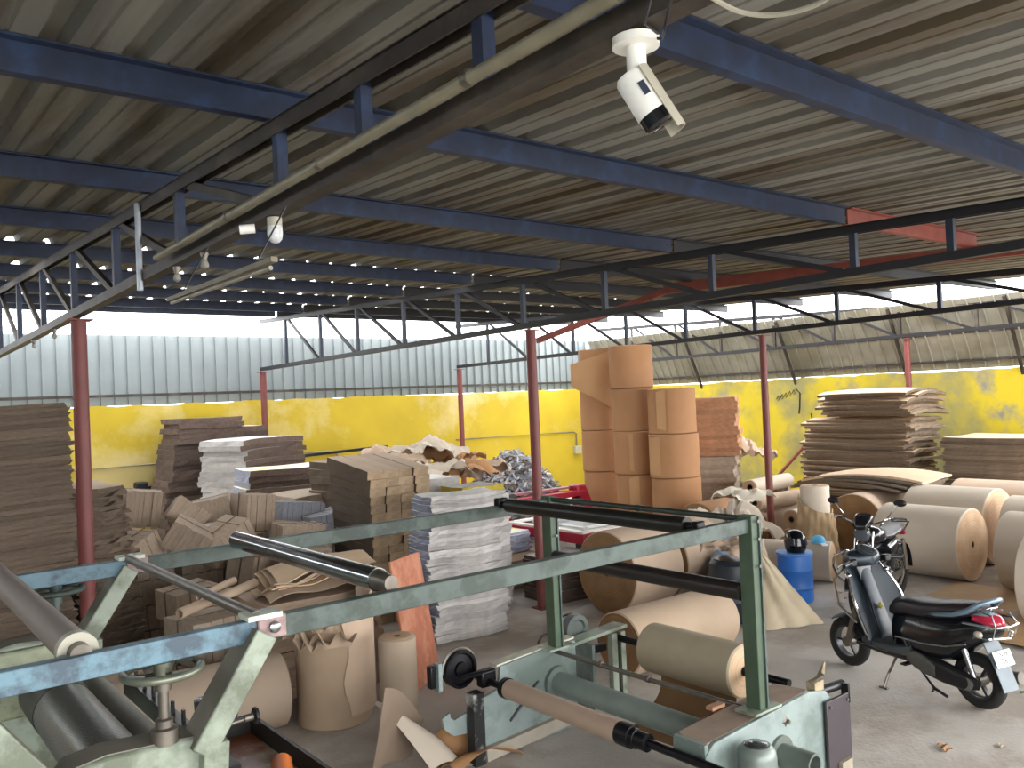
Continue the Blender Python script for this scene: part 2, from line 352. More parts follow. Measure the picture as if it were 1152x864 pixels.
# conduit, lamps and cameras on the nearest truss
t = thing('conduit_pipe', 'long grey conduit pipe clipped along the nearest truss', 'pipe', (1.52, 3, 3.4))
b = MB(); b.tube((1.50, -1.2, zb(-1.2) + .055), (1.50, 5.2, zb(5.2) + .05), .022, 10); b.build('pipe', Pvc, t)
for v in (1.0, 2.0, 3.0, 4.0):
    b = MB(); b.tube((1.50, v, zb(v) + .055), (1.50, v + .03, zb(v) + .055), .027, 10); b.build('clip', SteelD, t)
tag((lambda b: b.build('conduit_drop', mat('galv_pipe', '#a9b0b8', .35, .6), smooth=40))(MB().tube((1.6 - .05, 5.75, 3.36), (1.55, 5.75, 3.93), .02, 10)), 'short upright galvanised pipe on the nearest truss', 'pipe')
def bullet_cam(loc, lab, rz, tilt, s=1.0):
    t = thing('security_camera', lab, 'security camera', loc, rz)
    b = MB(); b.tube((0, 0, 0), (0, 0, -.018 * s), .05 * s, 20); b.build('mount_plate', White, t, local=True)
    b = MB(); b.tube((0, 0, -.018 * s), (0, 0, -.075 * s), .021 * s, 14); b.sphere((0, 0, -.082 * s), .019 * s, 12); b.build('bracket', White, t, local=True)
    d = Vector((math.cos(tilt), 0, -math.sin(tilt))); c0 = Vector((0, 0, -.105 * s)) - d * .035 * s; c1 = c0 + d * .13 * s
    b = MB(); b.lathe([(.0, 0), (.03 * s, .002), (.036 * s, .012), (.038 * s, .105 * s)], c0, d, 20); bd = b.build('housing', White, t, local=True)
    b = MB(); b.lathe([(.038 * s, .10 * s), (.0385 * s, .125 * s), (.03 * s, .13 * s), (.0, .131 * s)], c0, d, 20); b.build('lens_ring', BlkGloss, t, local=True)
    sd = Vector((0, 1, 0)); up = sd.cross(d).normalized()
    if up.z < 0: up = -up
    b = MB(); fn = lambda a, q: c0 + d * (.005 + a * .15) * s + (sd * math.sin((q - .5) * 2.4) + up * math.cos((q - .5) * 2.4)) * .041 * s
    b.sheet(fn, 2, 8, .003); b.build('sun_shield', WhiteOld, t, local=True)
    b = MB(); b.box(c0 + d * .05 * s + sd * -.0385 * s, (.03 * s, .002, .014 * s), Matrix.Rotation(tilt, 3, 'Y')); b.build('label_plate', Navy, t, local=True)
    return t
bullet_cam((1.60, 1.43, zb(1.43) - .02), 'white bullet security camera hanging at the top of the nearest truss', R_(-40), R_(60), 1.2)
t = thing('dome_camera', 'grey dome camera hanging from the nearest truss above the lamp batten', 'security camera', (1.6, 3.7, zb(3.7) - .02))
b = MB(); b.tube((1.6, 3.7, zb(3.7) - .01), (1.6, 3.7, zb(3.7) - .05), .034, 16); b.build('mount_plate', WhiteOld, t)
b = MB(); b.lathe([(.034, 0), (.036, -.035), (.031, -.06), (.018, -.075), (0, -.08)], (1.6, 3.7, zb(3.7) - .05), (0, 0, 1), 18); b.build('dome', mat('dusty_dome', '#c9cbcc', .35, var=.25, scale=60), t)
b = MB(); b.tube((1.52, 3.74, zb(3.7) - .06), (1.46, 3.77, zb(3.7) - .065), .022, 12); b.build('lamp_socket', White, t)
t = thing('batten_lamp', 'thin unlit tube lamp batten hung under the nearest truss', 'lamp', (1.42, 4, 3.15))
b = MB(); b.bar((1.42, 3.30, 3.17), (1.42, 4.72, 3.17), .03, .022); b.build('batten', mat('dusty_batten', '#77705f', .6, var=.15), t)
b = MB(); b.tube((1.42, 3.34, 3.14), (1.42, 4.68, 3.15), .010, 10); b.build('glass_tube', mat('dusty_tube', '#8f897a', .4), t)
for v in (3.5, 4.5):
    b = MB(); b.tube((1.42, v, 3.18), (1.57, v, zb(v)), .004, 6); b.build('hanger', Blk, t)
for v, lab in ((4.66, 'small bulb holder under the nearest truss beside the batten lamp'), (5.15, 'small bulb holder under the nearest truss beside the upright pipe'), (8.83, 'small bulb holder under the nearest truss past the first post'), (9.9, 'bulb holder under the nearest truss at its far end')):
    t = thing('bulb_holder', lab, 'lamp', (1.6, v, zb(v)))
    b = MB(); b.lathe([(.022, -.0), (.025, -.012), (.015, -.035), (.015, -.055)], (1.6, v, zb(v)), n=12); b.build('socket', SteelD, t)
    b = MB(); b.lathe([(.013, -.05), (.022, -.07), (.022, -.085), (0, -.10)], (1.6, v, zb(v)), n=12); b.build('bulb', mat('dusty_bulb', '#8e8c84', .4), t)
t = thing('cable_loop', 'loops of white cable hung from the nearest truss', 'cable', (1.55, 1.0, 3.4))
def smooth(P, n=6):
    P = [Vector(p) for p in P]; out = []
    for i in range(len(P) - 1):
        p0, p1, p2, p3 = P[max(i - 1, 0)], P[i], P[i + 1], P[min(i + 2, len(P) - 1)]
        for k in range(n):
            t = k / n; out.append(.5 * ((2 * p1) + (p2 - p0) * t + (2 * p0 - 5 * p1 + 4 * p2 - p3) * t * t + (3 * p1 - p0 - 3 * p2 + p3) * t ** 3))
    return out + [P[-1]]
pts = [(1.52, .75, 3.47), (1.55, .80, 3.40), (1.60, .86, 3.365), (1.64, .95, 3.36), (1.64, 1.05, 3.375), (1.6, 1.12, 3.40), (1.53, 1.16, 3.44)]
b = MB(); b.path(smooth(pts), .006, 6); b.build('cable', WhiteOld, t)
b = MB(); b.path([(p[0] - .02, p[1] - .1, p[2] + .01 - .02 * math.sin(i * .2)) for i, p in enumerate(smooth(pts))], .006, 6); b.build('cable', WhiteOld, t)
b = MB(); b.path([(1.5, 1.2, 3.50), (1.52, 1.25, 3.44), (1.56, 1.30, 3.42), (1.62, 1.36, 3.43), (1.60, 1.42, 3.45)], .004, 6); b.path([(1.54, 1.22, 3.52), (1.49, 1.27, 3.48), (1.5, 1.31, 3.42), (1.57, 1.33, 3.42)], .004, 6); b.build('black_wire', Blk, t)
# pipes and fittings on the back wall
def wpipe(pts, lab, r=.025, m=None):
    b = MB(); b.path(pts, r, 8); return tag(b.build('wall_pipe', m or Pvc), lab, 'pipe')
wpipe([(2.2, 16.45, 1.6), (5.2, 16.45, 1.63)], 'grey pipe along the yellow back wall above the carton heap', .03)
wpipe([(6.9, 16.45, 1.62), (8.1, 16.45, 1.6), (8.3, 16.45, 1.55), (8.38, 16.45, 1.42), (8.38, 16.45, .9)], 'grey pipe elbowing down the yellow wall behind the dark sheet stacks')
t = thing('wall_socket', 'white socket box at the end of the wall pipe by the roll towers', 'socket', (15.36, 16.42, 1.05))
b = MB(); b.path([(11.45, 16.46, 1.64), (15.25, 16.46, 1.6), (15.36, 16.46, 1.55), (15.36, 16.46, 1.2)], .018, 8); b.build('conduit', Pvc, t)
b = MB(); b.box((15.36, 16.45, 1.12), (.22, .1, .2)); b.build('socket_box', WhiteOld, t, bevel=.01)
t = thing('iron_clamp_bar', 'black iron bar with a clamp fixed low on the yellow back wall', 'bar', (4.6, 16.3, 1.15))
b = MB(); b.bar((4.3, 16.44, 1.17), (5.6, 16.44, 1.22), .08, .09); b.build('bar', ChordB, t)
b = MB(); b.box((4.3, 16.36, 1.17), (.22, .2, .3)); b.tube((4.3, 16.3, 1.0), (4.42, 16.25, .85), .04, 8); b.build('clamp', ChordB, t, bevel=.03)
t = thing('bent_pipe', 'rusty bent iron pipe leaning on the mouldy yellow wall', 'pipe', (16.3, 10.3, .2))
b = MB(); b.path([(15.7, 11.3, .0), (16.05, 10.9, .5), (16.45, 10.15, 1.45)], .035, 8); b.build('long_arm', Rust, t)
b = MB(); b.path([(16.45, 10.15, 1.45), (16.5, 9.85, 1.53), (16.5, 9.7, 1.4), (16.48, 10.1, 1.36)], .028, 8); b.build('bent_end', Rust, t)
t = thing('wall_writing', 'black hand scribble painted on the mouldy yellow wall', 'writing', (16.59, 11, 2))
rnd = random.Random(8); b = MB()
for k in range(5):
    v = 11.1 - k * .1; b.path([(16.592, v, 2.28 + .03 * k), (16.592, v - .05, 2.36 + .03 * k), (16.592, v - .08, 2.28 + .03 * k), (16.592, v - .04, 2.25 + .03 * k)], .009, 5)
b.path([(16.592, 10.6, 2.5), (16.592, 10.5, 2.4), (16.592, 10.52, 2.1), (16.592, 10.55, 1.95)], .016, 5); b.path([(16.592, 10.25, 1.95), (16.592, 10.23, 1.75)], .012, 5); b.build('strokes', Blk, t)
# ------------------------------------------------------------------ paper rolls
def ringmat(name, c, c2):
    M = bpy.data.materials.new(name); M.use_nodes = True; t = M.node_tree; N = t.nodes; L = t.links; b = N['Principled BSDF']; b.inputs['Roughness'].default_value = .85
    tc = N.new('ShaderNodeTexCoord'); sp = N.new('ShaderNodeSeparateXYZ'); cb = N.new('ShaderNodeCombineXYZ'); vl = N.new('ShaderNodeVectorMath'); vl.operation = 'LENGTH'
    L.new(tc.outputs['Object'], sp.inputs[0]); L.new(sp.outputs['X'], cb.inputs['X']); L.new(sp.outputs['Y'], cb.inputs['Y']); L.new(cb.outputs[0], vl.inputs[0])
    no = N.new('ShaderNodeTexNoise'); no.noise_dimensions = '1D'; no.inputs['Scale'].default_value = 55; no.inputs['Detail'].default_value = 3; L.new(vl.outputs['Value'], no.inputs['W'])
    n2 = N.new('ShaderNodeTexNoise'); n2.inputs['Scale'].default_value = 5; L.new(tc.outputs['Object'], n2.inputs[0])
    ad = N.new('ShaderNodeMath'); ad.operation = 'ADD'; L.new(no.outputs[0], ad.inputs[0]); L.new(n2.outputs[0], ad.inputs[1])
    r = N.new('ShaderNodeValToRGB'); r.color_ramp.elements[0].position = .75; r.color_ramp.elements[1].position = 1.25; r.color_ramp.elements[0].color = lin(c) + (1,); r.color_ramp.elements[1].color = lin(c2) + (1,)
    mr = N.new('ShaderNodeMapRange'); mr.inputs[1].default_value = .6; mr.inputs[2].default_value = 1.4; L.new(ad.outputs[0], mr.inputs[0]); r.color_ramp.elements[0].position = .1; r.color_ramp.elements[1].position = .9
    L.new(mr.outputs[0], r.inputs[0]); L.new(r.outputs[0], b.inputs['Base Color']); return M
EndP = ringmat('pale_roll_end', '#a88a6b', '#c6a98a'); EndD = ringmat('brown_roll_end', '#7d603f', '#93724e')
def roll(p0, p1, r, label, m=None, e=None, hole=.04, group=None, seed=0, core=True, rag=.004):
    p0 = Vector(p0); p1 = Vector(p1); d = p1 - p0; L = d.length
    t = thing('paper_roll', label, 'paper roll', (p0 + p1) / 2, 0, group)
    if abs(d.z) < .99 * L: t.rotation_euler = d.to_track_quat('Z', 'Y').to_euler()
    rnd = random.Random(seed); ph = rnd.uniform(0, 6)
    b = MB(); n = 40; wob = lambda a, k: .006 * math.sin(3 * a + ph) + .004 * math.sin(5 * a + 2 * ph)
    k0 = len(b.f); h = L / 2
    b.lathe([(r - .012, -h), (r, -h + .012), (r * 1.002, 0), (r, h - .012), (r - .012, h)], n=n, wob=wob)
    # open the two ends into rings round the hole
    b.f = b.f[:-2]; b.mi = b.mi[:-2]
    o = len(b.v)
    for z, base in ((-h, 0), (h, 4 * n)):
        b.cur = 1; rr = [r - .012, r * .62, hole]; off = [0, rag * (1 if z > 0 else -1), 0]
        ids = [list(range(base, base + n))]
        for q in (1, 2):
            s = len(b.v); b.v += [(math.cos(2 * math.pi * i / n) * rr[q] * (1 + wob(2 * math.pi * i / n, 0)), math.sin(2 * math.pi * i / n) * rr[q] * (1 + wob(2 * math.pi * i / n, 0)), z + off[q]) for i in range(n)]
            ids.append(list(range(s, s + n)))
        for a, c in zip(ids[:-1], ids[1:]):
            # ring frames share the same angular basis as lathe about Z
            for i in range(n): b.f.append((a[i], a[(i + 1) % n], c[(i + 1) % n], c[i])); b.mi.append(1)
        b.cur = 0
    x, y = frame_of((0, 0, 1))
    M3 = Matrix((x, y, (0, 0, 1))).transposed()
    for i in range(o, len(b.v)):
        q = b.v[i]; pq = x * q[0] + y * q[1]; b.v[i] = (pq.x, pq.y, q[2])
    b.build('roll_body', [m or Kraft, e or EndP], t, local=True)
    if core:
        b = MB(); b.tube((0, 0, -h + .004), (0, 0, h - .004), hole * .99, 20, hole=hole * .78); b.build('core_tube', Core, t, local=True)
    return t
def flap(root, fn, m, t=.004, nu=8, nv=6):
    b = MB(); b.sheet(fn, nu, nv, t); return b.build('loose_flap', m, root)

Z = 0
# right side, in front of the mouldy wall
roll((11.12, 4.70, .46), (11.14, 5.80, .46), .455, 'large pale paper roll lying beside the scooter with its round end facing out', KraftP)
roll((12.32, 4.85, .52), (12.36, 5.98, .52), .52, 'brightly lit large roll lying right behind the roll beside the scooter', KraftP)
roll((13.45, 4.62, .52), (13.45, 5.85, .52), .51, 'paper roll lying below the low square stack of sheets at the right wall', Kraft)
roll((12.15, 3.45, .49), (12.15, 4.62, .49), .49, 'paper roll lying at the right picture edge, second row from the scooter', KraftP)
roll((10.97, 3.05, .47), (10.97, 4.22, .47), .47, 'paper roll lying at the right edge, in line with the roll beside the scooter', KraftP)
roll((9.62, 2.35, .47), (9.60, 3.50, .47), .47, 'nearest paper roll at the right edge, cut off by the frame', KraftP)
roll((11.72, 6.62, .46), (12.9, 6.62, .46), .46, 'brown paper roll with its round end showing behind the motorcycle', Kraft, EndD)
# standing roll wrapped in a crumpled kraft skirt
t = roll((10.92, 6.75, 0), (10.92, 6.75, 1.12), .20, 'upright pale roll with a crumpled kraft wrapper hanging round it', KraftP, hole=.05)
t2 = t
def skirt(a, q):
    th = a * 5.0 - 4.2; f = 1 - q; rr = .215 + .07 * q + .022 * math.sin(th * 7 + q * 9) * (.4 + q) + .022 * abs(math.sin(q * 9 - th * 3.1)) + .008 * math.sin(th * 17 + q * 4)
    return Vector((10.92 + rr * math.cos(th), 6.75 + rr * math.sin(th), (.98 - .25 * abs(math.sin(a * 3))) * f + .012))
b = MB(); b.sheet(skirt, 60, 14, .004); w_ = b.mesh('wrapper', mat('wrapper_paper', '#a68d6c', .8, var=.1, scale=6), (10.92, 6.75, .56)); o = bpy.data.objects.new('wrapper', w_); col.objects.link(o); o.parent = t
# rolls round the right hand post
roll((11.0, 7.24, .22), (12.1, 7.24, .22), .22, 'pale roll on the floor under the short roll beside the maroon post', KraftP, EndP, .05)
roll((11.02, 7.22, .575), (12.0, 7.25, .575), .145, 'short pale roll with a dark core hole beside the maroon post', KraftP, EndP, .045)
roll((11.62, 8.36, .93), (13.1, 8.62, .90), .125, 'upper of two thin rolls lying behind the maroon post', KraftP, EndP, .05)
roll((11.45, 8.16, .70), (13.0, 8.36, .64), .125, 'lower of two thin rolls lying behind the maroon post', Kraft, EndP, .05)
roll((11.6, 8.32, .29), (13.0, 8.5, .29), .29, 'fat roll on the floor carrying two thin rolls behind the post', Kraft, EndD, .05)
roll((10.32, 8.42, .42), (11.1, 8.42, .42), .40, 'orange brown roll lying between the roll towers and the post', KraftD, EndD, .05)
roll((10.02, 5.98, .26), (9.62, 6.98, .26), .255, 'pale roll lying on the floor behind the blue drum', KraftP, EndP, .045)
# middle
roll((6.9, 7.0, .485), (7.72, 7.0, .485), .48, 'largest brown roll with its round end facing the machine', Kraft, EndD, .045)
roll((7.84, 7.02, .47), (8.62, 7.02, .47), .465, 'big brown roll lying in line behind the largest brown roll', Kraft, EndD, .045)
roll((5.42, 5.38, .30), (6.78, 5.34, .30), .29, 'long pale roll lying on the floor behind the machine bracket', mat('pinkish_kraft', '#b59e86', .75, var=.05, scale=3), EndD, .04)
# left
roll((1.30, 6.72, .30), (2.74, 6.55, .30), .29, 'long roll lying on the floor behind the hand wheel machine', mat('grey_kraft', '#a08d7a', .75, var=.06, scale=3), EndD, .05)
roll((1.0, 7.35, .24), (1.9, 7.5, .24), .23, 'short roll lying behind the long roll at left', Kraft, EndD, .05)
t = roll((3.34, 5.72, 0), (3.34, 5.72, .75), .147, 'slim upright roll standing in front of the orange plywood board', mat('slim_kraft', '#a08e7a', .75, var=.06, scale=3), EndP, .03)
t = roll((3.12, 6.38, 0), (3.12, 6.38, .87), .30, 'fat upright roll with torn wrapping on top, beside the long lying roll', mat('torn_kraft', '#a58e76', .8, var=.1, scale=3), EndD, .05)
rnd = random.Random(4)
for k in range(7):
    a0 = rnd.uniform(3.2, 6.6); wd = rnd.uniform(.5, 1.1); hh = rnd.uniform(.18, .34); c = Vector((3.12, 6.38, 0)); cr = rnd.uniform(.04, .12)
    def tear(a, q, a0=a0, wd=wd, hh=hh, cr=cr, k=k):
        th = a0 + wd * (a - .5); rr = .316 + .004 * k + cr * q * q + .012 * math.sin(a * 9 + k)
        return c + Vector((math.cos(th) * rr, math.sin(th) * rr, (.66 if k % 2 else .78) + hh * q * (1 - .5 * abs(math.sin(a * 7 + k))) - .1 * q * q))
    b = MB(); b.sheet(tear, 9, 5, .003); me = b.mesh('torn_wrapper', CardT, (3.12, 6.38, .435)); o = bpy.data.objects.new('torn_wrapper', me); col.objects.link(o); o.parent = t
b = MB(); b.sheet(lambda a, q: Vector((3.12 + math.cos(R_(262 + 62 * a)) * (.318 + .02 * a), 6.38 + math.sin(R_(262 + 62 * a)) * (.318 + .02 * a), .10 + (.92 - .12 * abs(math.sin(a * 5))) * q - .0)) if True else None, 10, 10, .004)
b.v = [(x + .03 * math.sin(z * 13) * max(0, (1 - (math.degrees(math.atan2(y - 6.38, x - 3.12)) % 360 - 262) / 30)), y, z) for x, y, z in b.v]
me = b.mesh('torn_wrapper', Kraft, (3.12, 6.38, .435)); o = bpy.data.objects.new('torn_wrapper', me); col.objects.link(o); o.parent = t
# towers of upright rolls
ZT = [0, .45, 1.18, 1.91, 2.64, 3.38]
def tower(cx, cy, rr, zs, lab, tops):
    ws = ['standing on the floor at the bottom', 'second from the floor', 'third from the floor', 'fourth from the floor', 'at the very top']
    out = []
    for i in range(len(zs) - 1):
        dx, dy = (.02 * math.sin(i * 2.1), .02 * math.cos(i * 1.7)); r_ = rr[i] if isinstance(rr, list) else rr
        place = 'at the very top' if i == len(zs) - 2 else ws[i]
        out.append(roll((cx + dx, cy + dy, zs[i] + .003), (cx + dx, cy + dy, zs[i + 1] - .003), r_, 'brown upright roll %s of the %s' % (place, lab), mat('tower_kraft', '#a87a52', .7, var=.06, scale=2.5, orand=.07), EndD, .05, seed=i))
    return out
tl = tower(10.86, 10.98, .355, ZT, 'left roll tower', 0)
tm = tower(10.70, 10.02, [.35, .345, .35, .345, .375], ZT, 'middle roll tower', 0)
tr = tower(10.72, 9.16, [.395, .40, .405, .39], [0, .44, 1.16, 1.87, 2.61], 'right, lower roll tower', 0)
def towerflap(root, c, r, a0, a1, z0, z1, lift, m, taper=.2, tip=0):
    def fn(a, q):
        th = a0 + (a1 - a0) * a; e = a ** 2
        return Vector((c[0] + math.cos(th) * (r + .017 + lift * e), c[1] + math.sin(th) * (r + .017 + lift * e), (z0 + z1) / 2 + tip * a + (z1 - z0) * (q - .5) * (1 - taper * a)))
    b = MB(); b.sheet(fn, 10, 4, .004); me = b.mesh('loose_flap', m, root.location); o = bpy.data.objects.new('loose_flap', me); col.objects.link(o); o.parent = root
FK = mat('flap_kraft', '#b48a60', .75, var=.06, scale=3)
towerflap(tl[4], (10.86, 10.98), .355, R_(262), R_(158), 2.30, 3.34, .17, FK, .62, .10)
towerflap(tr[3], (10.72, 9.16), .39, R_(206), R_(186), 1.93, 2.59, .03, FK, .1)
towerflap(tr[2], (10.72, 9.16), .405, R_(196), R_(166), 1.2, 1.85, .05, FK, .1)
towerflap(tm[1], (10.70, 10.02), .345, R_(232), R_(206), .50, 1.16, .02, FK, .1)
towerflap(tm[2], (10.70, 10.02), .35, R_(232), R_(210), 1.22, 1.9, .015, FK, .1)

# ------------------------------------------------------------------ stacked sheets and bundles
def slab(name, w, d, t, seed, wav=.006, droop=0.0, nx=8, ny=5, jag=.012):
    rnd = random.Random(seed); vs_ = []; P = {}
    ph = seed % 3
    for s in (0, 1):
        for i in range(nx + 1):
            for j in range(ny + 1):
                a = i / nx - .5; q = j / ny - .5
                x = a * w; y = q * d
                if i in (0, nx) or j in (0, ny): x += rnd.uniform(-jag, jag); y += rnd.uniform(-jag, jag)
                z = (t if s else 0) + wav * math.sin(a * 7 + 1) * math.cos(q * 5) - droop * (4 * a * a) ** 1.3 - droop * .6 * (4 * q * q) ** 1.3 * .5
                vs_.append((x, y, z))
    W = ny + 1; K = (nx + 1) * W; fs = []; mi = []
    for i in range(nx):
        for j in range(ny):
            a = i * W + j; fs += [(K + a, K + a + W, K + a + W + 1, K + a + 1), (a, a + 1, a + W + 1, a + W)]; mi += [1, 1]
    for i in range(nx):
        for j in (0, ny):
            a = i * W + j; c = a + W; fs.append((a, c, K + c, K + a) if j == 0 else (c, a, K + a, K + c)); mi.append(0)
    for j in range(ny):
        for i in (0, nx):
            a = i * W + j; c = a + 1; fs.append((c, a, K + a, K + c) if i == 0 else (a, c, K + c, K + a)); mi.append(2 if i == 0 else 0)
    return vs_, fs, mi
def slabmesh(name, w, d, t, seed, mats, **k):
    vs_, fs, mi = slab(name, w, d, t, seed, **k); me = bpy.data.meshes.new(name); me.from_pydata(vs_, [], fs)
    for M in mats: me.materials.append(M)
    if len(mats) < 3: mi = [min(x, len(mats) - 1) if x < 2 else 0 for x in mi]
    me.polygons.foreach_set('material_index', mi); me.update(); return me
def stack(name, label, cat, group, c, size, n, pitch, mats, rz=0, z0=0, jit=.02, rj=1.0, seed=1, lean=(0, 0), wav=.006, droop=0, nvar=5, gap=.0015, curve=None, top=None, jag=.012, topmats=None):
    rnd = random.Random(seed)
    ms = [slabmesh(name, size[0], size[1], pitch - gap, seed * 10 + k, mats, wav=wav, droop=droop, jag=jag) for k in range(nvar)]
    out = []
    for i in range(n):
        o = bpy.data.objects.new(name, ms[rnd.randrange(nvar)]); col.objects.link(o)
        f = i / max(1, n - 1); dx, dy = (curve(f) if curve else (0, 0)); ca, sa = math.cos(rz), math.sin(rz)
        lx = rnd.uniform(-jit, jit) + dx + lean[0] * f; ly = rnd.uniform(-jit, jit) + dy + lean[1] * f
        o.location = (c[0] + ca * lx - sa * ly, c[1] + sa * lx + ca * ly, z0 + i * pitch + wav + droop * 1.35)
        o.rotation_euler = (0, 0, rz + R_(rnd.uniform(-rj, rj)))
        tag(o, label, cat, group); out.append(o)
    if top: out[-1]['label'] = top; del out[-1]['group']
    if topmats: out[-1].data = slabmesh(name, size[0], size[1], pitch - gap, seed * 10, topmats, wav=wav, droop=droop, jag=jag)
    return out
# S1 the tall stack at left (two parts: full height, and a lower part stepping down to the right)
CardL = mat('tall_stack_edges', '#65574a', .9, var=.24, scale=20, stretch=(1, 1, 4), orand=.25)
stack('cardboard_sheet', 'brown corrugated sheet in the tall wavy stack at the left edge', 'cardboard sheet', 'sheets of the tall stack at left', (.55, 9.35), (2.2, 1.4), 60, .0445, [CardL, CardT], jit=.022, seed=3, wav=.016, jag=.02, lean=(.12, 0), curve=lambda f: (-.10 * f * f, 0), top='topmost sheet of the tall wavy stack at the left edge')
stack('cardboard_sheet', 'brown corrugated sheet in the lower leaning stack right of the tall left stack', 'cardboard sheet', 'sheets beside the tall stack at left', (1.98, 9.6), (.55, 1.2), 40, .046, [CardL, CardT], jit=.03, seed=4, wav=.012, jag=.03, curve=lambda f: (.18 * (1 - f) ** .7 - .06, 0))
# dark stacks against the back wall
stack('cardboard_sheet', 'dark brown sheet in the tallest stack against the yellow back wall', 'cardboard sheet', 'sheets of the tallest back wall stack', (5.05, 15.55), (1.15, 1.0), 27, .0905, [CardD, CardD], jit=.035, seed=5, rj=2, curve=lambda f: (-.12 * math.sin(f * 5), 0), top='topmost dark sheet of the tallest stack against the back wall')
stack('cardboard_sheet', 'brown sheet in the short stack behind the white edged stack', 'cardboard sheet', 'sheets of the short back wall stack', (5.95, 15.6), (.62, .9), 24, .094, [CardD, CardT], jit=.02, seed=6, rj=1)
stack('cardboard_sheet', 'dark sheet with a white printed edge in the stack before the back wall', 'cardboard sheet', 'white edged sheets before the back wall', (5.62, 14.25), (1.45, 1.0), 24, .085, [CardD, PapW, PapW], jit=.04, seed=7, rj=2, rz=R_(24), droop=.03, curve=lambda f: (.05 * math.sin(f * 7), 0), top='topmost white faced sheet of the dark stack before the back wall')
stack('printed_sheet', 'brown sheet with printed face in the stack topped in yellow and white', 'printed sheet', 'sheets of the yellow topped stack', (5.52, 12.9), (1.25, .9), 17, .095, [CardD, PapY, PapLil], jit=.05, seed=8, rj=3, rz=R_(-8), top='yellow and white printed sheet on top of the stack at the back wall')
stack('cardboard_sheet', 'grey brown sheet in the low stack under the yellow topped sheets', 'cardboard sheet', 'sheets of the low stack by the dark cartons', (5.75, 11.6), (1.5, 1.0), 13, .098, [CardG, CardG], jit=.04, seed=9, rj=2, droop=.03)
# S6 pale stack of folded cartons, four bundles in each layer
FB = slabmesh('carton_bundle', .20, 1.5, .088, 91, [CardG, CardT, CardG], wav=.0, jag=.012, nx=2, ny=6)
FB2 = slabmesh('carton_bundle', .20, 1.5, .088, 92, [CardT, CardT, CardG], wav=.0, jag=.012, nx=2, ny=6)
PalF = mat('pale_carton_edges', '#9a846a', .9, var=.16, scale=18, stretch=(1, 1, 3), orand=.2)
SideShade = mat('shaded_carton_side', '#55483c', .9, var=.15, scale=8, orand=.1)  # shade of the left-facing carton sides put into the colour
fbm = [slabmesh('carton_bundle', .205, .95, .098, 90 + k, [PalF, CardT, SideShade], wav=0, jag=.008, nx=2, ny=6) for k in range(4)]
rnd = random.Random(12)
ux, uy = math.cos(R_(2)), math.sin(R_(2))
for i in range(18):
    for j in range(4):
        o = bpy.data.objects.new('carton_bundle', fbm[rnd.randrange(4)]); col.objects.link(o)
        f = i / 17; s = (j - 1.5) * .207 + .02 * math.sin(f * 4) + rnd.uniform(-.003, .003); d = .48 + rnd.uniform(-.022, .022) + .05 * math.sin(f * 5)
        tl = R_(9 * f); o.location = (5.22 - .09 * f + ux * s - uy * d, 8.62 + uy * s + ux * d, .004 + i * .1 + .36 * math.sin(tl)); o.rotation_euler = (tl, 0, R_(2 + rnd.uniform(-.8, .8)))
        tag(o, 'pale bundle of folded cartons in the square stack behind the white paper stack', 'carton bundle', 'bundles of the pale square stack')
stack('carton_bundle', 'dark sided carton bundle in the stack left of the pale square stack', 'carton bundle', 'bundles left of the pale square stack', (5.74, 11.0), (.7, 1.0), 17, .103, [SideShade, CardG], jit=.03, seed=13, rj=2, rz=R_(6))
# S7 white paper stack
stack('paper_ream', 'white edged ream in the tall paper stack beside the plywood board', 'paper ream', 'reams of the tall white stack', (5.25, 7.60), (.88, .46), 38, .0405, [PapW, PapTop, PapLil], jit=.028, seed=14, rj=2.5, rz=R_(-6), wav=.012, jag=.02, curve=lambda f: (.03 * math.sin(f * 9), 0), top='topmost white ream of the tall paper stack beside the plywood board')
stack('paper_ream', 'paper ream with white top in the stack just behind the tall white stack', 'paper ream', 'reams behind the tall white stack', (6.0, 9.45), (.75, .6), 19, .082, [PapW, PapTop], jit=.03, seed=15, rj=3)
o = stack('printed_sheet', 'mustard yellow printed pile lying on the reams behind the white stack', 'printed sheet', None, (6.15, 8.55), (.62, .5), 1, .10, [mat('mustard_print', '#a8952a', .7, var=.1), PapW], z0=1.395, seed=16)
stack('paper_ream', 'paper ream carrying the mustard yellow printed pile', 'paper ream', 'reams under the mustard pile', (6.15, 8.55), (.7, .6), 17, .081, [PapW, PapTop], jit=.015, seed=17, rj=1)
# small stack on a carton by the middle post
t = thing('cardboard_carton', 'brown carton under the small printed paper stack by the middle post', 'carton', (7.05, 9.1, 0))
b = MB(); b.box((7.05, 9.1, .235), (.62, .5, .47)); b.build('box_body', Kraft, t, bevel=.008)
b = MB(); b.sheet(lambda a, q: Vector((6.75 + .6 * a, 8.84 - .16 * q, .47 - .06 * q)), 2, 2, .005); b.build('flap', CardT, t)
stack('printed_sheet', 'white and blue printed sheet in the small stack on the brown carton', 'printed sheet', 'sheets on the brown carton', (7.05, 9.1), (.6, .45), 8, .034, [PapLil, PapTop], z0=.472, jit=.03, seed=18, rj=5, topmats=[PapLil, PapY], top='yellow printed sheet on top of the small stack on the brown carton')
stack('cardboard_sheet', 'dark sheet in the low pile between the middle post and the largest roll', 'cardboard sheet', 'sheets of the low pile by the middle post', (7.15, 8.05), (.75, .6), 11, .05, [CardD, PapW], jit=.02, seed=19, rj=2)
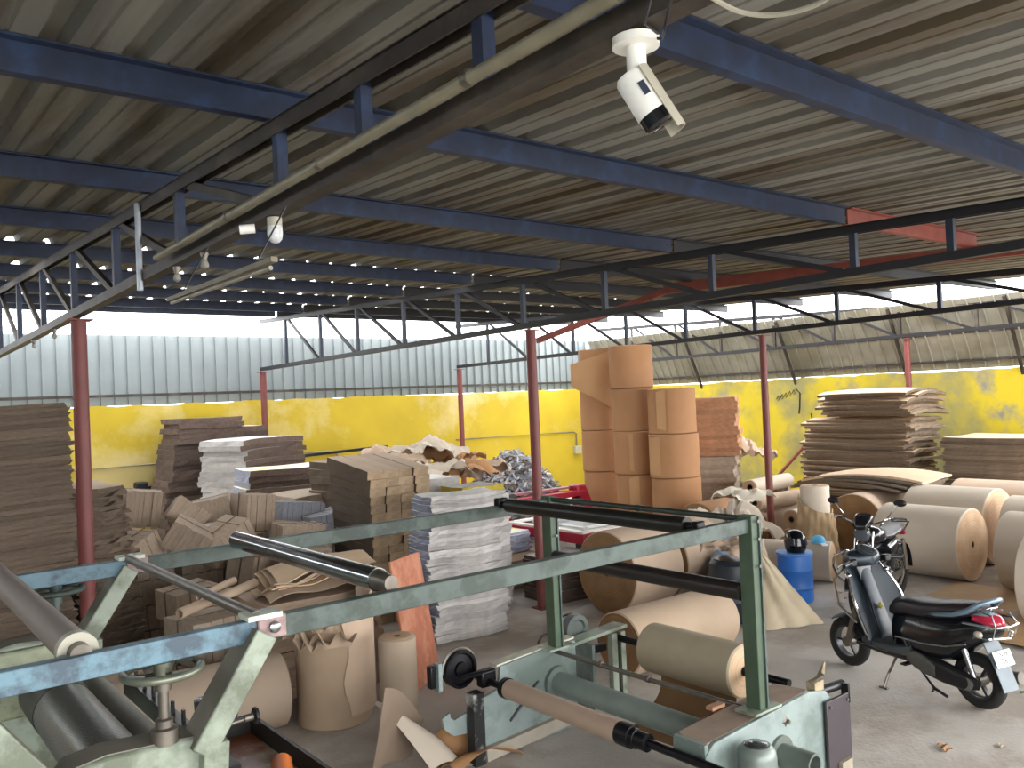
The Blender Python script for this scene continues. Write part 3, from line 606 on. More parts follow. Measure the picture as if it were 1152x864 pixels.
# Sr reddish stack behind the towers
stack('cardboard_sheet', 'grey brown sheet in the lower half of the stack right of the roll towers', 'cardboard sheet', 'lower sheets of the stack right of the roll towers', (12.55, 9.8), (.95, .9), 18, .075, [CardG, CardG], jit=.03, seed=20, rj=2, rz=R_(30))
stack('cardboard_sheet', 'reddish brown sheet in the upper half of the stack right of the roll towers', 'cardboard sheet', 'upper sheets of the stack right of the roll towers', (12.58, 9.75), (.92, .9), 14, .075, [CardO, CardO], z0=1.36, jit=.04, seed=21, rj=3, rz=R_(33), curve=lambda f: (.05 * f, .05 * f))
# right wall stacks
CardS = mat('fanned_sheet_edges', '#6f6152', .9, var=.16, scale=14, orand=.18)
Top = mat('pale_sheet_face', '#c6ac8e', .8, var=.06, scale=3, orand=.06)
stack('cardboard_sheet', 'thick brown sheet in the big bulging stack against the mouldy wall', 'cardboard sheet', 'sheets of the big bulging stack', (15.05, 8.05), (1.1, 2.05), 36, .0515, [CardS, Top], jit=.09, seed=22, rj=5, droop=.05, wav=.02, curve=lambda f: (0, .12 * math.sin(f * 3)))
stack('cardboard_sheet', 'pale sheet in the crooked top layer of the big bulging stack', 'cardboard sheet', 'crooked top sheets of the big bulging stack', (15.0, 7.85), (1.1, 1.75), 9, .047, [CardS, Top], z0=1.93, jit=.09, seed=23, rj=8, rz=R_(-7), droop=.07, top='topmost pale folded sheet of the big bulging stack by the mouldy wall')
stack('cardboard_sheet', 'thick sheet in the low square stack at the right edge of the wall', 'cardboard sheet', 'sheets of the low square stack at right', (15.1, 5.78), (1.25, 1.5), 27, .0585, [CardS, Top], jit=.045, seed=24, rj=2, top='white topped sheet on the low square stack at the right wall')
def drape(c, w_, d_, z, bend, t_, seed, lab, m_=None, rz=0, grp=None):
    rnd = random.Random(seed); ph = rnd.uniform(0, 6); ca, sa = math.cos(rz), math.sin(rz)
    def fn(a, q):
        x = (a - .5) * w_; y = (q - .5) * d_
        return Vector((c[0] + ca * x - sa * y, c[1] + sa * x + ca * y, z - bend * (abs(q - .45) * 2) ** 2 + .012 * math.sin(a * 6 + ph)))
    b = MB(); b.sheet(fn, 8, 12, t_); return tag(b.build('cardboard_sheet', m_ or [CardS]), lab, 'cardboard sheet', grp)
for k in range(4):
    drape((12.72 + .03 * k, 7.0 - .05 * k, 0), 1.15, 1.9, 1.02 + .042 * k, .10, .036, 30 + k, 'bowed sheet of the thin pile resting on the rolls behind the motorcycle' if k < 3 else 'topmost bowed pale sheet resting on the rolls behind the motorcycle', [Top] if k == 3 else [CardS], R_(3 * k - 5), 'bowed sheets on the rolls' if k < 3 else None)

# ------------------------------------------------------------------ heap of tied carton bundles at left
Tied = mat('tied_carton', '#9c8a78', .9, var=.12, scale=16, stretch=(3, 1, 1), orand=.12)
Strap = mat('strap', '#5f5140', .8)
def bundle(c, sz, rot, label, m=None, group=None):
    t = thing('carton_bundle', label, 'carton bundle', c, 0, group); t.rotation_euler = rot
    w_, d_, h_ = sz; b = MB(); n = 9
    rnd = random.Random(int(c[0] * 100 + c[1] * 10))
    for k in range(n):   # flat folded cartons pressed together
        x0 = -w_ / 2 + w_ * k / n; j = rnd.uniform(-.008, .008)
        b.box((x0 + w_ / n / 2, j, h_ / 2 + rnd.uniform(-.006, .006)), (w_ / n * .97, d_ + rnd.uniform(-.015, .015), h_))
    b.build('folded_cartons', m or Tied, t, local=True)
    b = MB(); e = .006
    for s, q in (((w_ + 2 * e, .015, h_ + 2 * e), 0),):
        b.box((0, 0, h_ + e + .004), (w_ + .02, .014, .004)); b.box((0, 0, -e), (w_ + .02, .014, .004))
        b.box((w_ / 2 + e, 0, h_ / 2), (.004, .014, h_ + .02)); b.box((-w_ / 2 - e, 0, h_ / 2), (.004, .014, h_ + .02))
    b.build('strap', Strap, t, local=True)
    return t
HB = [  # u, v, z, size, rotation, label
    ((2.62, 10.15, 1.30), (.42, .40, .40), (0, R_(8), R_(-12)), 'upright carton bundle topping the heap next to the tall left stack'),
    ((2.50, 9.55, .98), (.34, .42, .30), (0, R_(-24), R_(20)), 'carton bundle leaning against the tall left stack, low on the heap'),
    ((2.88, 9.45, 1.06), (.44, .42, .30), (R_(6), R_(33), R_(-22)), 'tilted carton bundle with a dark end in the middle of the heap'),
    ((3.02, 9.95, 1.27), (.40, .42, .26), (R_(-10), R_(38), R_(-15)), 'carton bundle tipped on edge behind the tilted one in the heap'),
    ((3.32, 9.35, 1.02), (.58, .44, .24), (R_(4), R_(-28), R_(12)), 'long carton bundle tipped towards the right in the heap'),
    ((3.42, 10.1, 1.26), (.5, .4, .26), (0, R_(-10), R_(-20)), 'greyish carton bundle at the back of the heap'),
    ((3.78, 9.75, 1.14), (.36, .4, .42), (0, R_(6), R_(8)), 'squarish carton bundle near the grey printed bundles'),
    ((4.02, 9.0, 1.02), (.5, .42, .22), (0, R_(5), R_(-6)), 'carton bundle lying above the chrome roller in the heap'),
    ((2.62, 8.45, .58), (.46, .36, .28), (R_(4), R_(-4), R_(14)), 'strapped carton bundle with a bright top below the green rail'),
    ((2.66, 8.42, .30), (.44, .36, .26), (0, 0, R_(8)), 'carton bundle under the bright strapped one below the green rail'),
    ((3.30, 8.55, .62), (.44, .4, .40), (0, R_(14), R_(20)), 'dark carton bundle in the shade behind the torn upright roll'),
    ((3.80, 8.35, .60), (.46, .42, .45), (0, 0, R_(-8)), 'shaded carton bundle left of the pale square stack'),
]
for c, sz, rot, lab in HB: bundle(c, sz, rot, lab)
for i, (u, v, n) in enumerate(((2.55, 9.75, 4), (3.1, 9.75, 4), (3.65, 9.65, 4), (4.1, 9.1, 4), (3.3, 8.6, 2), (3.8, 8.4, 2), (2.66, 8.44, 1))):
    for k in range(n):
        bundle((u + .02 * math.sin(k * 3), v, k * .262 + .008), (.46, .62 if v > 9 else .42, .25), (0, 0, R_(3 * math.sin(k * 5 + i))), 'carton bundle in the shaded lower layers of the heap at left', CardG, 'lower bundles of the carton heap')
GreyP = mat('grey_print', '#8b8c94', .85, var=.15, scale=20, stretch=(5, 1, 1), orand=.1)
for k, (u, v, z, ry, lab) in enumerate(((4.42, 10.0, 1.16, 8, 'greyish printed carton bundle lying left of the yellow topped stack'), (4.75, 9.75, 1.02, -5, 'grey blue printed carton bundle just above the green rail'), (4.3, 9.55, .9, 0, 'printed carton bundle under the grey ones above the rail'))):
    bundle((u, v, z), (.62, .45, .22), (0, R_(ry), R_(10 - 8 * k)), lab, GreyP)
for k in range(4): bundle((4.55, 9.85, .008 + k * .225), (.9, .6, .22), (0, 0, R_(2 * k)), 'carton bundle under the grey printed bundles', CardG, 'bundles under the grey printed ones')
# stack with crumpled sheets and paper tubes in front of it, above the torn roll
stack('cardboard_sheet', 'brown sheet in the rough pile behind the torn upright roll', 'cardboard sheet', 'sheets of the rough pile behind the torn roll', (3.35, 7.35), (1.15, .7), 18, .047, [CardT, CardT], jit=.03, seed=41, rj=4, wav=.012)
for k in range(6):
    u = 2.95 + .18 * k
    def cf(a, q, k=k, u=u):
        x = (a - .5) * 1.0; return Vector((3.35 + x * .95 + .02 * k, 7.05 + .5 * q, .93 + .04 * k + .03 * math.sin(a * 9 + k) * (1 - q) + .05 * math.sin(q * 5 + k) - .10 * abs(a - .55)))
    b = MB(); b.sheet(cf, 14, 6, .01); tag(b.build('cardboard_sheet', Top if k % 2 else CardT), 'creased loose sheet on the rough pile below the chrome roller' , 'cardboard sheet', 'creased loose sheets below the chrome roller')
for k, (a, c_, r) in enumerate((((2.35, 7.3, .98), (2.75, 7.55, 1.02), .035), ((2.45, 7.2, .95), (2.9, 7.45, .99), .04), ((2.2, 7.35, .86), (2.75, 7.65, .90), .045))):
    b = MB(); b.tube(a, c_, r, 14, hole=r * .75); tag(b.build('paper_tube', CardT), ('thin paper tube, upper one beside the brace top', 'thin paper tube lying in front of the upper one', 'thickest paper tube at the bottom beside the brace top')[k], 'paper tube')
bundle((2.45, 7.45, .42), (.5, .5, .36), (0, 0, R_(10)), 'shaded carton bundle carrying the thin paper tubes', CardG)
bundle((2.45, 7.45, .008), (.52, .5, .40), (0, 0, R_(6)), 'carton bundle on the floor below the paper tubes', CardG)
t = thing('printed_box', 'white and navy printed box beside the torn upright roll', 'box', (2.66, 6.98, 0), R_(14))
b = MB(); b.box((0, 0, .35), (.2, .2, .70)); b.build('box_body', mat('printed_box_white', '#c9ccd8', .7, var=.05), t, local=True, bevel=.006)
b = MB(); b.box((-.055, -.1015, .58), (.03, .003, .2)); b.box((-.085, -.1015, .58), (.012, .003, .2)); b.box((.03, -.1015, .56), (.1, .003, .008)); b.box((.03, -.1015, .52), (.08, .003, .006)); b.build('print_bands', mat('navy_print', '#2f3a5c', .6), t, local=True)
# dark sheets leaning behind the plywood, and the plywood board
for k in range(3):
    p = [Vector((3.60 + .05 * k, 6.72 + .07 * k, 0.005)), Vector((3.95 + .05 * k, 7.0 + .07 * k, .005))]
    b = MB(); b.sheet(lambda a, q: p[0].lerp(p[1], a) + Vector((-.03 * q, .10 * q, (.92 - .06 * k) * q)) + Vector((.01 * math.sin(q * 8), 0, .02 * math.sin(a * 8 + k) * q)), 6, 8, .012)
    tag(b.build('cardboard_sheet', [CardG, CardT, CardG][k]), 'ragged brown sheet leaning upright between the torn roll and the plywood', 'cardboard sheet', 'ragged sheets leaning by the plywood')
b = MB(); BL, BR, TR_, TLf = Vector((3.80, 6.30, .004)), Vector((4.43, 6.82, .004)), Vector((4.40, 7.06, 1.09)), Vector((3.78, 6.55, 1.15))
b.sheet(lambda a, q: BL.lerp(BR, a).lerp(TLf.lerp(TR_, a), q), 2, 2, .018); tag(b.build('plywood_board', Ply, smooth=0), 'orange plywood board leaning against the paper stacks', 'board')
# curled kraft sheets on the floor in front
def curl(c, fn, lab, m_, nu=16, nv=10, t_=.003):
    b = MB(); b.sheet(lambda a, q: Vector(c) + Vector(fn(a, q)), nu, nv, t_); return tag(b.build('kraft_sheet', m_), lab, 'paper sheet')
curl((3.0, 5.35, .0), lambda a, q: (-.28 + .42 * a + .12 * q, -.25 + .2 * a - .05 * q, .012 + .62 * (q ** 1.2) * (1 - .55 * a) + .05 * math.sin(a * 4)), 'brown kraft sheet standing in a cone before the slim upright roll', KraftD if False else mat('grey_brown_kraft', '#7b6a5a', .8, var=.08))  # even grey-brown paper, darker than the other kraft sheets
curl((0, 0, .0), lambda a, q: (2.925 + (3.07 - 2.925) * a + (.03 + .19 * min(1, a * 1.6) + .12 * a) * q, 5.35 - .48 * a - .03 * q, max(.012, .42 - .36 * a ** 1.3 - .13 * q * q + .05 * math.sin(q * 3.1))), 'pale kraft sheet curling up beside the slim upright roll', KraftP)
curl((3.45, 4.98, .0), lambda a, q: (-.25 + .62 * a, -.22 + .42 * q, .02 + .10 * math.sin(a * 3.0) * (.5 + q) + .05 * math.sin(q * 7 + a * 4)), 'crumpled orange brown kraft sheet on the floor by the hooked plate', KraftD)
# crumpled paper mound and shredded scrap
rnd = random.Random(21)
def crumple(c, r, seed, lab, m_, grp=None, flat=.6, name='crumpled_paper'):
    rr = random.Random(seed); ph = [rr.uniform(0, 6) for _ in range(8)]
    def fn(a, q):
        x = (a - .5) * 2; y = (q - .5) * 2; z = .35 * math.sin(x * 3 + ph[0]) * math.cos(y * 2.6 + ph[1]) + .25 * abs(math.sin(x * 5 + y * 3 + ph[2])) + .2 * abs(math.sin(y * 6 - x * 2 + ph[3])) - .35 * (x * x + y * y) + .10 * abs(math.sin(x * 11 + y * 6 + ph[6])) + .08 * abs(math.sin(y * 13 - x * 4 + ph[7]))
        return Vector((c[0] + r * (x + .15 * math.sin(y * 5 + ph[4])), c[1] + r * (y + .15 * math.sin(x * 5 + ph[5])), c[2] + r * flat * (z + .9)))
    b = MB(); b.sheet(fn, 26, 26, .005); return tag(b.build(name, m_, smooth=30), lab, 'crumpled paper', grp)
CrM = [Kraft, KraftP, KraftD, CardT]
def mound(name, c, sx_, sy_, h, lab, m_, seed):
    rr = random.Random(seed); b = MB()
    def fn(a, q):
        th = q * 2 * math.pi; r = a
        return Vector((c[0] + sx_ * r * math.cos(th), c[1] + sy_ * r * math.sin(th), h * (1 - r ** 1.6) + .05 * math.sin(r * 14 + th * 3) * (1 - r)))
    n = 40; vs_ = [(c[0], c[1], h)]; K = 12
    for k in range(1, K + 1):
        for i in range(n): vs_.append(tuple(fn(k / K, i / n) + Vector((rr.uniform(-.05, .05), rr.uniform(-.05, .05), 0 if k == K else rr.uniform(-.04, .06)))))
    fs = [(0, 1 + i, 1 + (i + 1) % n) for i in range(n)]
    for k in range(K - 1):
        for i in range(n): a = 1 + k * n; fs.append((a + i, a + n + i, a + n + (i + 1) % n, a + (i + 1) % n))
    fs.append(tuple(1 + (K - 1) * n + i for i in range(n))[::-1])
    b.add(vs_, fs); return b
b = mound('scrap', (7.65, 12.6), 1.35, 1.6, 1.55, '', None, 3); tag(b.build('paper_waste', mat('waste_brown', '#7d6a55', .9, var=.25, scale=14)), 'mound of brown waste paper under the crumpled sheets at the back wall', 'paper waste', kind='stuff')
spots = [(7.0, 11.7, .95), (7.6, 11.5, 1.02), (8.2, 11.7, .98), (8.75, 12.0, .95), (7.3, 12.3, 1.2), (7.95, 12.3, 1.32), (8.5, 12.6, 1.15), (7.6, 13.1, 1.25), (8.2, 13.2, 1.2), (7.0, 12.9, 1.0), (8.0, 11.2, .7), (7.3, 11.1, .68)]
for k, (u, v, z) in enumerate(spots): crumple((u, v, z + .14), rnd.uniform(.4, .55), k + 50, 'crumpled brown paper in the mound behind the pale carton stack', CrM[k % 4], 'crumpled papers of the waste mound')
b = MB(); b.sheet(lambda a, q: Vector((8.2 + .75 * a, 13.9, 1.3 + .60 * q * (.35 + .65 * a)  - .06 * math.sin(q * 3))), 5, 4, .006); tag(b.build('kraft_sheet', mat('orange_kraft', '#b0761f', .8)), 'orange kraft sheet sticking up at the top of the waste mound', 'paper sheet')
b = MB(); b.bar((5.9, 14.6, 1.64), (8.4, 14.5, 1.72), .12, .05); b.bar((6.0, 14.6, 0), (6.0, 14.6, 1.62), .05, .05); b.bar((8.3, 14.5, 0), (8.3, 14.5, 1.7), .05, .05); tag(b.build('steel_bench', ChordB, smooth=0), 'dark steel bench edge showing over the pale carton stack at the back wall', 'bench')
b = mound('shred', (9.95, 12.5), 1.40, 1.18, 1.45, '', None, 5); n0 = 2400; rr = random.Random(77)
b.cur = 0
for k in range(n0):
    r = math.sqrt(rr.random()); th = rr.uniform(0, 6.283); u = 9.95 + 1.38 * r * math.cos(th); v = 12.5 + 1.16 * r * math.sin(th); z = 1.45 * (1 - r ** 1.6) + rr.uniform(.0, .10)
    d = Vector((rr.gauss(0, 1), rr.gauss(0, 1), rr.gauss(0, .5))).normalized() * rr.uniform(.06, .17); s = Vector((rr.gauss(0, 1), rr.gauss(0, 1), rr.gauss(0, 1))).cross(d).normalized() * .02
    c0 = Vector((u, v, z)); mid = c0 + Vector((0, 0, .03)); b.cur = rr.choice((1, 1, 1, 2, 2, 3))
    P = [c0 - d - s, c0 - d + s, mid + s, mid - s, c0 + d + s, c0 + d - s]; e = Vector((0, 0, .003))
    b.add(P + [p + e for p in P], [(0, 1, 2, 3), (3, 2, 4, 5), (6, 9, 8, 7), (9, 11, 10, 8)]); b.cur = 0
o = tag(b.build('shredded_paper', [mat('shred_base', '#8f8780', .9, var=.35, scale=25), mat('shred_white', '#d5d5d8', .8, var=.08), mat('shred_grey', '#a7acb8', .8, var=.2), mat('shred_brown', '#6d5a49', .9, var=.2)], smooth=0), 'heap of white and grey shredded paper behind the red press', 'shredded paper', kind='stuff')
# floor sheets at right, green hose, scraps
curl((9.0, 3.2, 0), lambda a, q: (-.6 + 1.5 * a + .3 * q, -.65 + 1.25 * q - .2 * a, .006 + .03 * math.sin(a * 7 + q * 3) ** 2 + .05 * max(0, a - .8)), 'large brown kraft sheet lying on the floor before the rolls at right', mat('floor_kraft', '#b08a5e', .8, var=.06))
curl((10.0, 4.5, 0), lambda a, q: (-.9 + 1.8 * a, -.7 + 1.0 * q, .006 + .012 * math.sin(a * 5 + q * 6) ** 2), 'flat kraft sheet spread on the floor beside the big pale roll', mat('floor_kraft_pale', '#b79a78', .8, var=.07))
curl((8.0, 2.45, 0), lambda a, q: (.15 * a + .3 * q, .5 * a - .2 * q, .03 + .07 * math.sin(a * 3.1) * math.sin(q * 3.1) + .02), 'torn curled piece of kraft lying near the scooter tail', KraftD)
b = MB(); b.path([(7.0, 2.62, .02), (7.25, 2.35, .02), (7.6, 2.2, .02), (8.1, 2.1, .02)], .012, 8); tag(b.build('hose', mat('green_hose', '#2c8468', .5)), 'thin green hose on the floor behind the scooter, nearer strand', 'hose')
b = MB(); b.path([(7.35, 2.8, .02), (7.7, 2.62, .02), (8.1, 2.55, .02), (8.6, 2.4, .02)], .010, 8); tag(b.build('hose', MATS['green_hose']), 'thin green hose on the floor behind the scooter, farther strand', 'hose')
rr = random.Random(31)
for k, (u, v) in enumerate(((9.3, 5.4), (9.15, 5.15), (9.5, 5.6), (9.0, 5.3), (5.9, 2.75), (6.2, 2.5), (5.6, 3.6), (8.2, 3.3), (7.9, 4.6), (6.9, 6.3), (5.2, 6.4), (4.9, 6.0))):
    a0 = rr.uniform(0, 6); s_ = rr.uniform(.05, .12)
    b = MB(); b.sheet(lambda a, q: Vector((u + s_ * ((a - .5) * math.cos(a0) - (q - .5) * .6 * math.sin(a0)), v + s_ * ((a - .5) * math.sin(a0) + (q - .5) * .6 * math.cos(a0)), .004 + .25 * s_ * abs(math.sin(a * 5 + q * 3 + a0)))), 6, 4, .002); tag(b.build('paper_scrap', [Kraft, KraftD, CardT][k % 3]), 'small torn scrap of brown paper lying on the concrete floor', 'paper scrap', 'paper scraps on the floor')
# drum, helmet, barrel, tarp and bits by the post
t = thing('plastic_drum', 'blue plastic drum carrying the black helmet', 'drum', (8.85, 5.78, 0))
b = MB(); b.lathe([(.185, 0), (.2, .02), (.2, .15), (.208, .17), (.2, .19), (.2, .36), (.208, .38), (.2, .40), (.2, .53), (.19, .56)], (8.85, 5.78, 0), n=28); b.build('drum_body', Blue, t)
b = MB(); b.lathe([(.195, .55), (.21, .56), (.21, .585), (.19, .59), (0, .588)], (8.85, 5.78, 0), n=28); b.build('lid', mat('blue_lid', '#4d7fc0', .5), t)
t = thing('motorcycle_helmet', 'black glossy helmet on the blue drum', 'helmet', (8.82, 5.74, .592), R_(-130))
b = MB(); b.lathe([(.098, 0), (.118, .03), (.128, .09), (.13, .13), (.118, .19), (.09, .232), (.05, .255), (0, .263)], n=26); b.v = [(x * 1.12, y, z) for x, y, z in b.v]; b.build('shell', BlkGloss, t, local=True)
b = MB(); b.sheet(lambda a, q: Vector(((.152 + .0) * math.cos((a - .5) * 2.3) * (1 - .12 * q), .136 * math.sin((a - .5) * 2.3) * (1 - .12 * q), .09 + .085 * q)), 12, 3, .004); b.build('visor', mat('visor', '#23252b', .05), t, local=True)
b = MB(); b.path([(.09 * math.cos(k / 12 * 6.283), .098 * math.sin(k / 12 * 6.283), .006) for k in range(12)], .012, 6, closed=True); b.build('trim_rim', Blk, t, local=True)
t = thing('barrel', 'black plastic barrel half covered with kraft paper', 'barrel', (7.74, 5.84, 0))
b = MB(); b.lathe([(.25, 0), (.27, .02), (.275, .2), (.285, .22), (.275, .24), (.275, .44), (.285, .46), (.27, .48), (.26, .62), (.22, .66)], (7.74, 5.84, 0), n=28); b.build('barrel_body', mat('barrel_plastic', '#1f2630', .45, var=.25, scale=8), t)
b = MB(); b.lathe([(.21, .655), (.21, .67), (0, .672)], (7.74, 5.84, 0), n=24); b.build('barrel_top', Blk, t)
crumple((7.72, 5.84, .68), .27, 61, 'crumpled kraft lying on the black barrel', Kraft, flat=.5)
def tarp(a, q):
    bl, br, tp = Vector((7.50, 5.33, .01)), Vector((8.17, 5.04, .01)), Vector((8.06, 5.70, .70))
    bb = bl.lerp(br, a); pt = tp + Vector(((a - .5) * .08, 0, 0)); p = bb.lerp(pt, q); k = (1 - q) * q
    return p + Vector((-.18, -.28, 0)) * k * math.sin(a * 3.14) + Vector((-.03, -.045, .0)) * (abs(math.sin(a * 8 + q * 3)) * (1 - .6 * q) + .4 * abs(math.sin(q * 9 - a * 5)) * (1 - q) * q * 4)
b = MB(); b.sheet(tarp, 16, 12, .005); tag(b.build('kraft_sheet', mat('tarp_paper', '#b5a68c', .8, var=.06)), 'pale kraft sheet draped like a tent against the black barrel', 'paper sheet')
crumple((9.3, 7.4, .02), .4, 63, 'crumpled brown paper behind the largest rolls, on the floor', KraftP, flat=1.0)
crumple((10.0, 7.6, .05), .5, 64, 'crumpled pale paper at the foot of the orange brown roll', KraftP, flat=1.1)
crumple((8.9, 6.55, .02), .32, 65, 'crumpled brown paper right behind the black barrel', Kraft, flat=1.5)
crumple((10.6, 7.75, .80), .35, 66, 'white crumpled wrapping lying over the orange brown roll', mat('white_wrap', '#cfc6b4', .8, var=.06), flat=.5)
crumple((13.35, 9.75, .95), .5, 67, 'crumpled brown sheet behind the thin rolls at the mouldy wall', Kraft, flat=.9)
crumple((13.3, 9.6, .02), .6, 68, 'brown paper waste under the crumpled sheet at the mouldy wall', CardG, flat=1.0)
t = thing('plastic_bag', 'light blue plastic bag lying behind the black barrel', 'bag', (8.35, 6.35, 0))
b = MB(); rr = random.Random(5); b.sphere((8.35, 6.35, .33), .3, 18, (1, .8, 1.05), 12); b.v = [(x + .03 * math.sin(z * 23 + y * 17), y + .03 * math.sin(x * 21 + z * 9), max(.003, z + .025 * math.sin(x * 19 + y * 23))) for x, y, z in b.v]; b.build('bag_body', mat('blue_bag', '#9db6cf', .4, var=.12, scale=9), t)
b = MB(); b.path([(8.35, 6.35, .62), (8.37, 6.33, .68), (8.33, 6.3, .74)], [.07, .03, .08], 10); b.build('knot', MATS['blue_bag'], t)
t = thing('cap', 'light blue cloth cap lying on the pale roll behind the drum', 'cap', (9.95, 6.0, .5))
b = MB(); b.lathe([(.085, 0), (.09, .03), (.07, .075), (.03, .095), (0, .098)], (9.93, 6.12, .5), n=20); b.build('crown', mat('sky_blue_cloth', '#5fb4e0', .8, var=.1), t)
b = MB(); b.sheet(lambda a, q: Vector((9.93 + (.085 + .08 * q) * math.cos(-1.6 + 1.4 * (a - .5)), 6.12 + (.085 + .08 * q) * math.sin(-1.6 + 1.4 * (a - .5)), .505 - .02 * q)), 8, 3, .004); b.build('peak', mat('white_cloth', '#dfe6ea', .8), t)
# ------------------------------------------------------------------ printing machine with hand wheels (left front)
A, B = 3.05, 4.87
pm = thing('printing_machine', 'mint green printing machine with hand wheels and an engraved cylinder at lower left', 'machine', (.8, 3.95, 0))
def uz(pts, v, th): return [(u, v - th / 2, z) for u, z in pts], (0, th, 0)
for v in (A, B):
    pl = [(.30, 0), (1.12, 0), (1.12, .5), (1.06, .9), (1.045, 1.30), (1.03, 1.385), (.96, 1.415), (.66, 1.435), (.56, 1.42), (.51, 1.37), (.47, 1.0), (.30, .6)]
    b = MB(); b.prism(*uz(pl, v, .07)); f = b.build('side_frame', Mint, pm, bevel=.012)
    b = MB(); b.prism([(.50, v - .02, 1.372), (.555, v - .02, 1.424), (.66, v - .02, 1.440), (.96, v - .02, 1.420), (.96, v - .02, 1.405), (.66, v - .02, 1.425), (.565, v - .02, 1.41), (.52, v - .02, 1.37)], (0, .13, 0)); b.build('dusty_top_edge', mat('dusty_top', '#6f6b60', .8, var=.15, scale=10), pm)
    # two arms that carry the blue rails
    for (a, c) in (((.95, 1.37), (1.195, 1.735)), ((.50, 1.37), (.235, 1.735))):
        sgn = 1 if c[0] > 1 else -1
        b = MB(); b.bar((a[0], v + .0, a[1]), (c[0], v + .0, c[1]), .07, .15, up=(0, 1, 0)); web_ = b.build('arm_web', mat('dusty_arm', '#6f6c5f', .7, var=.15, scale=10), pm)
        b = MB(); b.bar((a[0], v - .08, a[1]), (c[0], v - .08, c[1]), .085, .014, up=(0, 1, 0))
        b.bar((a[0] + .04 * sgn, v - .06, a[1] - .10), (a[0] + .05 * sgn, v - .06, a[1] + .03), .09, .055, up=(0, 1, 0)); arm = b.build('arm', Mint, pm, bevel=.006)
    b = MB(); b.lathe([(.045, 1.42), (.045, 1.47), (.03, 1.475), (.03, 1.50), (.018, 1.505), (.018, 1.60), (.028, 1.60), (.028, 1.65), (.024, 1.70)], (.85, v, 0), n=18); b.build('spindle', SteelD if v == A else GreenR, pm)
    hw = MB(); R1 = .125
    hw.path([(.85 + R1 * math.cos(k / 28 * 6.2832), v + R1 * math.sin(k / 28 * 6.2832), 1.668) for k in range(28)], .0145, 10, closed=True)
    for k in range(3):
        th = 1.0 + k * 2.0944; hw.path([(.85, v, 1.66), (.85 + .06 * math.cos(th), v + .06 * math.sin(th), 1.656), (.85 + R1 * math.cos(th), v + R1 * math.sin(th), 1.666)], [.016, .011, .011], 8)
    hw.lathe([(.03, 1.65), (.03, 1.695), (.018, 1.705), (0, 1.705)], (.85, v, 0), n=16); hw.build('hand_wheel', mat('greenish_cast_iron', '#6e7264', .35, .5, var=.2, scale=18) if v == A else GreenR, pm)
    b = MB(); b.box((.74, v + (.055 if v == A else -.055), 1.25), (.36, .05, .33)); b.build('bearing_housing', mat('worn_mint', '#8f957c', .5, var=.2, scale=14, c2='#6a6752', c2amt=.4), pm, bevel=.015)
b = MB(); b.box((1.0, A - .04, 1.20), (.03, .02, .05)); b.build('chipped_lug', SteelD, pm, bevel=.004)
# engraved cylinder
def anilox():
    M = bpy.data.materials.new('engraved_cylinder'); M.use_nodes = True; t = M.node_tree; N = t.nodes; L = t.links; bs = N['Principled BSDF']
    tc = N.new('ShaderNodeTexCoord'); br = N.new('ShaderNodeTexChecker'); br.inputs['Scale'].default_value = 130; L.new(tc.outputs['Object'], br.inputs['Vector'])
    br.inputs['Color1'].default_value = lin('#2b2b2b') + (1,); br.inputs['Color2'].default_value = lin('#8a8a86') + (1,); L.new(br.outputs['Color'], bs.inputs['Base Color'])
    bs.inputs['Roughness'].default_value = .35; bs.inputs['Metallic'].default_value = .5; return M
AX = (.76, 1.235)
b = MB(); b.tube((AX[0], 3.16, AX[1]), (AX[0], 4.25, AX[1]), .125, 48); cyl = b.build('engraved_cylinder', anilox(), pm)
b = MB(); b.tube((AX[0], 4.25, AX[1]), (AX[0], 4.62, AX[1]), .128, 40); b.tube((AX[0], 4.62, AX[1]), (AX[0], 4.80, AX[1]), .05, 20); b.build('smooth_cylinder_band', mat('dark_cylinder', '#2d2c2a', .4, .5, var=.2), pm)
b = MB(); b.tube((.98, 3.12, 1.16), (.98, 4.8, 1.16), .075, 28); b.build('rubber_roller', mat('dusty_rubber', '#7b7a72', .6, var=.12), pm)
b = MB(); b.tube((.60, A + .10, 1.775), (.60, 5.35, 1.775), .056, 24); b.build('paper_roller', mat('greyish_sleeve', '#8d8078', .6, var=.1, scale=3), pm)
b = MB(); b.tube((.60, A + .05, 1.775), (.60, A + .095, 1.775), .064, 24, hole=.035); b.build('bearing_ring', WhiteOld, pm)
b = MB(); b.tube((.60, A - .0, 1.775), (.60, A + .07, 1.775), .034, 16); b.build('shaft_stub', SteelD, pm)
b = MB(); b.box((.78, 3.96, .35), (.6, 1.75, .16)); b.box((.55, 3.96, .95), (.06, 1.75, .12)); b.build('cross_beam', Mint, pm, bevel=.01)
b = MB(); b.box((1.14, 3.95, 1.16), (.05, 1.5, .09))
for k in range(9): b.box((1.14, 3.35 + k * .15, 1.225), (.012, .02, .07))
b.build('comb_bar', BlkOil, pm)
for (v, u1, z) in ((3.42, 1.22, 1.335), (3.62, 1.39, 1.215)):
    k = MB(); k.tube((1.0, v, z - .02), (u1 - .01, v, z), .009, 10); k.tube((u1 - .05, v, z), (u1 - .01, v, z), .016, 12); k.build('adjusting_rod', SteelD, pm)
    k = MB(); k.lathe([(.02, 0), (.036, .006), (.036, .02), (.02, .026), (0, .027)], (u1 - .012, v, z), (1, 0, 0), 16, wob=lambda a, q: .06 * math.cos(6 * a)); k.build('star_knob', Blk, pm)
b = MB(); b.lathe([(.028, 0), (.03, .05), (.026, .055), (0, .055)], (1.06, 3.30, 1.40), n=16); b.build('oil_cup', Steel, pm)
